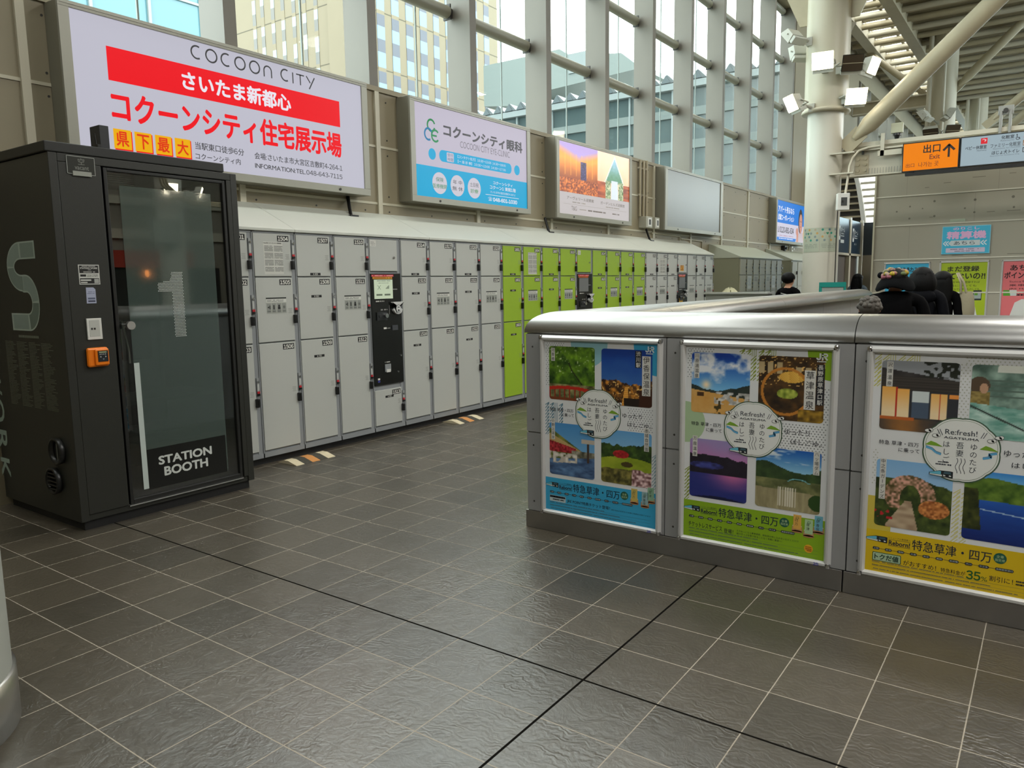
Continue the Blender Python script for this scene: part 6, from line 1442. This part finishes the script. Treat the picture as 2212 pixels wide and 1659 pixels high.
t = thing('low_counter', (-4.05, 12.6, 0), 'low grey counter in front of the man in the black shirt', 'counter')
MB().box((-4.75, 12.2, 0), (-3.75, 12.5, 1.26)).build('body', mat('counter_grey', '#8b8d88', .5), t); MB().box((-4.78, 12.17, 1.262), (-3.72, 12.53, 1.29)).build('top', mat('counter_top', '#a5a7a2', .4), t)

# ================================================================== people
M_SKIN = mat('skin', '#b98a6c', .5)
def skin_obj(name, nodes, edges, m, parent, root=0, sub=1):
    """nodes: list of ((x,y,z), r or (rx,ry)) in world space"""
    o0 = root_loc(parent); me = bpy.data.meshes.new(name)
    me.from_pydata([tuple(Vector(p) - o0) for p, r in nodes], edges, []); me.materials.append(m)
    o = bpy.data.objects.new(name, me); COL.objects.link(o); o.parent = parent
    md = o.modifiers.new('Skin', 'SKIN'); md.use_smooth_shade = True
    sv = me.skin_vertices[0].data
    for i, (p, r) in enumerate(nodes):
        sv[i].radius = r if hasattr(r, '__len__') else (r, r); sv[i].use_root = (i == root)
    s_ = o.modifiers.new('Sub', 'SUBSURF'); s_.levels = sub; s_.render_levels = sub
    return o
def person(x, y, Ht, face, label, top, bottom, hair, style='short', lean=0.0, arm=0.0, name='person', bulk=1.0, hem=.50):
    """standing figure; face = direction of travel in degrees (90 = away along the hall)"""
    t = thing(name, (x, y, 0), label, 'person')
    c, s_ = math.cos(math.radians(face)), math.sin(math.radians(face))
    def W(r, f, z): # right, forward, up in body heights
        f = f + lean * max(0, z - .5); return Vector((x + Ht * (s_ * r + c * f), y + Ht * (-c * r + s_ * f), Ht * z))
    N = []; Ed = []
    def nd(r, f, z, rad, prev=None):
        N.append((W(r, f, z), tuple(q * Ht for q in rad) if hasattr(rad, '__len__') else rad * Ht))
        if prev is not None: Ed.append((prev, len(N) - 1))
        return len(N) - 1
    pv = nd(0, 0, .52, (.085, .062)); w = nd(0, 0, .61, (.070, .052), pv); ch = nd(0, 0, .72, (.085, .06), w); nb = nd(0, 0, .81, (.055, .045), ch)
    nk = nd(0, .004, .855, .030, nb); jw = nd(0, .018, .895, .046, nk); hd = nd(0, .010, .935, .055, jw); nd(0, .004, .975, .040, hd)
    hands = []
    for sg in (-1, 1):
        sh = nd(sg * .098 * bulk, 0, .798, .030, nb); el = nd(sg * .131 * bulk, -.01 + arm * .3, .625, .024, sh); wr = nd(sg * .124 * bulk, .03 + arm, .485 + arm * .6, .017, el)
        pm = nd(sg * .118 * bulk, .038 + arm, .452 + arm * .6, (.022, .012), wr)
        for k, (df, L) in enumerate(((-.018, .040), (-.006, .048), (.006, .046), (.018, .036))): # four fingers, then the thumb
            a_ = nd(sg * .118 * bulk, .040 + arm + df, .430 + arm * .6, .0052, pm); nd(sg * .112 * bulk, .046 + arm + df, .430 + arm * .6 - L, .0042, a_)
        th = nd(sg * .108 * bulk, .062 + arm, .452 + arm * .6, .006, pm); nd(sg * .104 * bulk, .070 + arm, .428 + arm * .6, .0048, th)
        hp = nd(sg * .050, 0, .485, .056, pv); kn = nd(sg * .052, .012, .275, .036, hp); an = nd(sg * .052, -.004, .045, .022, kn); nd(sg * .054, .065, .018, (.024, .014), an)
    skin_obj('body', N, Ed, M_SKIN, t)
    # face: brow, nose, eyes, mouth, ears
    f = MB(); f.ell(W(0, .066, .918), (.009 * Ht, .009 * Ht, .014 * Ht), 10, 8, 0)
    for sg in (-1, 1): f.ell(W(sg * .056, .005, .925), (.008 * Ht, .012 * Ht, .018 * Ht), 8, 6, 0); f.ell(W(sg * .021, .058, .933), (.007 * Ht, .006 * Ht, .005 * Ht), 8, 6, 1)
    f.ell(W(0, .060, .893), (.016 * Ht, .006 * Ht, .005 * Ht), 8, 6, 2); f.build('face', [M_SKIN, M_BLACK, mat('lips', '#9a5a50', .5)], t)
    # garments as their own skins
    N = []; Ed = []
    b = bulk; z0 = nd(0, 0, hem, (.094 * b, .07 * b)); z1 = nd(0, 0, .62, (.084 * b, .064 * b), z0); z2 = nd(0, 0, .73, (.098 * b, .070 * b), z1); z3 = nd(0, 0, .815, (.066 * b, .054), z2); nd(0, .002, .862, .044, z3)
    for sg in (-1, 1):
        q = nd(sg * .104 * b, 0, .803, .044, z3); q = nd(sg * .134 * b, -.01 + arm * .3, .625, .038, q); nd(sg * .126 * b, .03 + arm, .495 + arm * .6, .029, q)
    skin_obj('top', N, Ed, top, t)
    N = []; Ed = []; z0 = nd(0, 0, .53, (.09, .068))
    for sg in (-1, 1): q = nd(sg * .052, 0, .48, .062, z0); q = nd(sg * .054, .012, .275, .047, q); nd(sg * .054, -.004, .055, .038, q)
    skin_obj('trousers', N, Ed, bottom, t)
    for sg in (-1, 1): MB().ell(W(sg * .054, .03, .020), (.032 * Ht, .062 * Ht, .022 * Ht), 12, 8).build('shoe', M_BLACK, t)
    h = MB(); hr = lambda d: 1 + .05 * math.sin(9 * math.atan2(d.y, d.x)) * (1 - abs(d.z)) 
    C_ = W(0, -.010, .945)
    h.ell(C_, (.068 * Ht, .068 * Ht, .060 * Ht), 22, 14, 0, hr)
    if style == 'long':
        R_ = []
        for k in range(9):
            z = .95 - .030 * k; w_ = (.066, .072, .076, .078, .078, .074, .066, .054, .036)[k]; d_ = (.05, .055, .05, .046, .042, .038, .034, .028, .018)[k]
            R_.append([W(w_ * math.cos(2 * math.pi * i / 18), -.022 - .010 * k * .4 + d_ * math.sin(2 * math.pi * i / 18), z) for i in range(18)])
        h.loft(R_)
    if style == 'bob':
        R_ = []
        for k in range(6):
            z = .96 - .026 * k; w_ = (.07, .082, .09, .092, .088, .07)[k]
            R_.append([W(w_ * math.cos(2 * math.pi * i / 18), -.014 + w_ * .85 * math.sin(2 * math.pi * i / 18), z) for i in range(18)])
        h.loft(R_)
    if style == 'curly':
        for i in range(40):
            a_, e_ = rnd.uniform(0, 6.28), rnd.uniform(-.2, 1.4); h.ell(C_ + Vector((math.cos(a_) * math.cos(e_) * .062, math.sin(a_) * math.cos(e_) * .062, math.sin(e_) * .056)) * Ht, (.016 * Ht,) * 3, 6, 5)
    h.build('hair', hair, t)
    return t, W
M_BLKC = mat('black_cloth', '#060607', .95, spec=.08, bump=.2, bscale=40); M_DKC = mat('charcoal_cloth', '#0f1011', .95, spec=.08, bump=.2, bscale=40); M_HAIR = mat('hair_black', '#050505', .6, spec=.15, bump=.3, bscale=120, stretch=(1, 1, .1))
M_NAVY = mat('navy_cloth', '#0b0c10', .8, spec=.08); M_BLUEC = mat('blue_grey_cloth', '#59646f', .85); M_HGREY = mat('hair_grey_brown', '#4a453e', .7, var=.4, vscale=30)
# woman in the flowered hat
t, Wf = person(-1.31, 8.40, 1.58, 96, 'person in black with a flowered black hat, seen from behind beyond the barrier', M_BLKC, M_BLKC, M_HAIR, bulk=1.42)
ht = MB(); hc = Wf(0, -.002, .93)
brim = []
for k, (r, z) in enumerate(((.05, .962), (.078, .938), (.100, .905), (.108, .878), (.104, .872), (.07, .925), (.05, .95))):
    brim.append([hc + Vector((r * 1.58 * 1.05 * math.cos(2 * math.pi * i / 32), r * 1.58 * math.sin(2 * math.pi * i / 32), (z - .93) * 1.58 + .020 * math.sin(3 * 2 * math.pi * i / 32) * (k in (2, 3, 4)))) for i in range(32)])
ht.loft(brim, 0, False); ht.ell(hc + Vector((0, 0, .03)), (.108, .108, .085), 24, 12)
hat = ht.build('hat', M_DKC, t)
fl_c = ['#8f7468', '#8f7d14', '#8c5a5a', '#74644f', '#9a8f7c', '#4f5c30', '#8a505a', '#a8971c']
for i in range(46):
    a_ = rnd.uniform(0, 2 * math.pi); e_ = rnd.uniform(.05, 1.1); q = rnd.uniform(.018, .030)
    p = hc + Vector((.118 * math.cos(a_) * math.cos(e_), .118 * math.sin(a_) * math.cos(e_), .022 + .088 * math.sin(e_)))
    ci = rnd.randrange(8); MB().ell(p, (q, q, q * .8), 8, 6, 0, lambda d: 1 + .3 * math.sin(5 * math.atan2(d.y, d.x))).build('flower', mat('petal_' + fl_c[ci][1:], fl_c[ci], .6), hat)
MB().ell(hc + Vector((-.14, .02, .05)), (.032, .03, .032), 12, 8).build('pompom', M_NAVY, hat)
# woman in the hooded dark jacket
t, Wf = person(-1.22, 9.55, 1.60, 92, 'person in dark jacket with big rounded black hair, right of the flowered hat', M_NAVY, M_BLKC, M_HAIR, 'bob', bulk=1.12)
MB().ell(Wf(0, -.045, .80), (.15, .07, .09), 18, 10).build('hood', M_NAVY, t)
t, Wf = person(-1.16, 10.85, 1.56, 90, 'person with long straight black hair beside the green poster, seen from behind', M_BLKC, M_BLKC, M_HAIR, 'long')
bgc = Wf(.168, .0, .70)
t2 = thing('shoulder_bag', bgc, 'cream cloth shoulder bag hanging at the long-haired person\'s right side', 'bag')
R_ = []
for k, (z, w_, d_) in enumerate(((-.24, .06, .03), (-.20, .095, .05), (-.05, .10, .055), (.10, .085, .04), (.17, .06, .02))): R_.append([bgc + Vector((w_ * math.cos(2 * math.pi * i / 20), d_ * math.sin(2 * math.pi * i / 20), z + .05)) for i in range(20)])
MB().loft(R_).build('bag_body', mat('cream_canvas', '#8f8870', .85, bump=.3, bscale=30), t2)
for dx in (-.03, .03): MB().tube([bgc + Vector((dx - .03, .02, .2)), bgc + Vector((dx * .5 - .05, .02, .33)), bgc + Vector((-.10 + dx * .3, 0, .44)), bgc + Vector((dx * .5 - .05, -.03, .33)), bgc + Vector((dx - .03, -.02, .2))], .012, 8).build('strap', MC['cream_canvas'], t2)
t, Wf = person(-1.25, 6.85, 1.335, 100, 'person with curly grey-brown hair, only the head showing above the barrier', M_DKC, M_BLKC, M_HGREY, 'curly')
t, Wf = person(-3.62, 12.95, 1.60, 70, 'person in black printed T-shirt with short black hair by the old lockers', M_BLKC, M_NAVY, M_HAIR, 'short')
a = Art(lambda u, v, h: tuple(Wf(u, -.068 - h, v)), .002); 
for i in range(6): a.rect(-.045 + i * .013, .745, -.036 + i * .013, .765 + .006 * (i % 2), PR('#c9c9c4'))
a.line([(-.04, .79), (.03, .775)], .008, PR('#c9c9c4')); a.build('shirt_print', t)
t, Wf = person(-3.56, 17.95, 1.58, 78, 'distant person in blue-grey top with black backpack by the dark doorways', M_BLUEC, M_NAVY, M_HAIR, 'long', lean=.06)
bp = Wf(.03, -.13, .66); t2 = thing('backpack', bp, 'black rounded backpack on the distant person by the doorways', 'backpack')
MB().ell(bp, (.17, .13, .25), 18, 12).build('pack', M_BLKC, t2); MB().ell(bp + Vector((.02, -.12, -.08)), (.11, .05, .11), 14, 8).build('pocket', M_BLKC, t2)

# ================================================================== added fill panels; hall fittings behind the viewer (they show in the booth glass and the steel cap)
M_FILLPANEL = mat('fill_panel_diffuser', '#fff6e0', .4, emit=2.0)
for i, (hx, hy) in enumerate(FILL_LAMPS):
    t = thing('added_fill_panel', (hx, hy, 7.0), 'added rectangular fill panel hanging under the roof behind or beside the viewer', 'ceiling light', 'added fill panels')
    MB().box((hx - .65, hy - .3, 7.0), (hx + .65, hy + .3, 7.08)).build('housing', M_LAMP, t); MB().box((hx - .6, hy - .25, 6.97), (hx + .6, hy + .25, 7.0)).build('diffuser', M_FILLPANEL, t)
    for dx in (-.5, .5): MB().cyl((hx + dx, hy, 7.08), (hx + dx, hy, 9.02), .012, n=8).build('rod', M_LAMP, t)

t = thing('round_column', (6.0, 9.3, 0), 'pale round column across the hall, behind the viewer', 'column', 'round columns')
MB().lathe([(.27, 0), (.27, 6.9)], (6.0, 9.3, 0), 32).build('shaft', M_PIL, t)
t = thing('junction_box', (5.6, 8.95, 2.44), 'grey junction box on the column across the hall', 'electrical box')
MB().box((5.55, 8.65, 2.44), (5.72, 9.25, 2.93)).build('casing', mat('junction_grey', '#9a9c90', .5), t); MB().box((5.72, 8.9, 2.6), (5.76, 9.25, 2.7)).build('arm', M_GREYP, t)
for c_, a_, lb in (((5.55, 9.1, 3.56), (-1, -.1, -.2), 'lit floodlight facing the booth, on the column across the hall'), ((5.6, 9.82, 3.54), (-.5, .7, -.3), 'lit floodlight turned sideways on the column across the hall')):
    floodlight(c_, a_, True, lb, (6.0, 9.3), .8)
t = thing('conduit_run', (5.35, 9, 3.3), 'bundle of curved conduits sweeping past the column across the hall', 'conduit')
for i in range(3):
    MB().tube([(5.33, 8.66 + .06 * i, 6.9), (5.33, 8.66 + .06 * i, 4.6), (5.33, 8.68 + .06 * i, 4.0), (5.33, 8.78 + .06 * i, 3.6), (5.33, 9.0 + .05 * i, 3.38 + .03 * i), (5.33, 9.4, 3.26 + .03 * i), (5.33, 10.4, 3.25 + .03 * i)], .028, 10).build('pipe', M_CREAMD, t)
t = thing('shop_front', (8.7, 10.0, 0), 'dark shop front with red awning across the hall, behind the viewer', 'shop')
MB().box((8.4, 8.2, 0), (8.9, 12.0, 2.0)).build('front', mat('shop_dark', '#17130f', .5), t); MB().box((8.3, 8.2, 2.0), (8.9, 11.2, 2.4)).build('awning', mat('awning_red', '#a8321c', .6), t)
for y in (10.0, 10.5): MB().ell((8.36, y, 1.86), (.05, .05, .09), 10, 8).build('wall_lamp', mat('lamp_amber', '#ff9a4a', .4, emit=12.0), t)
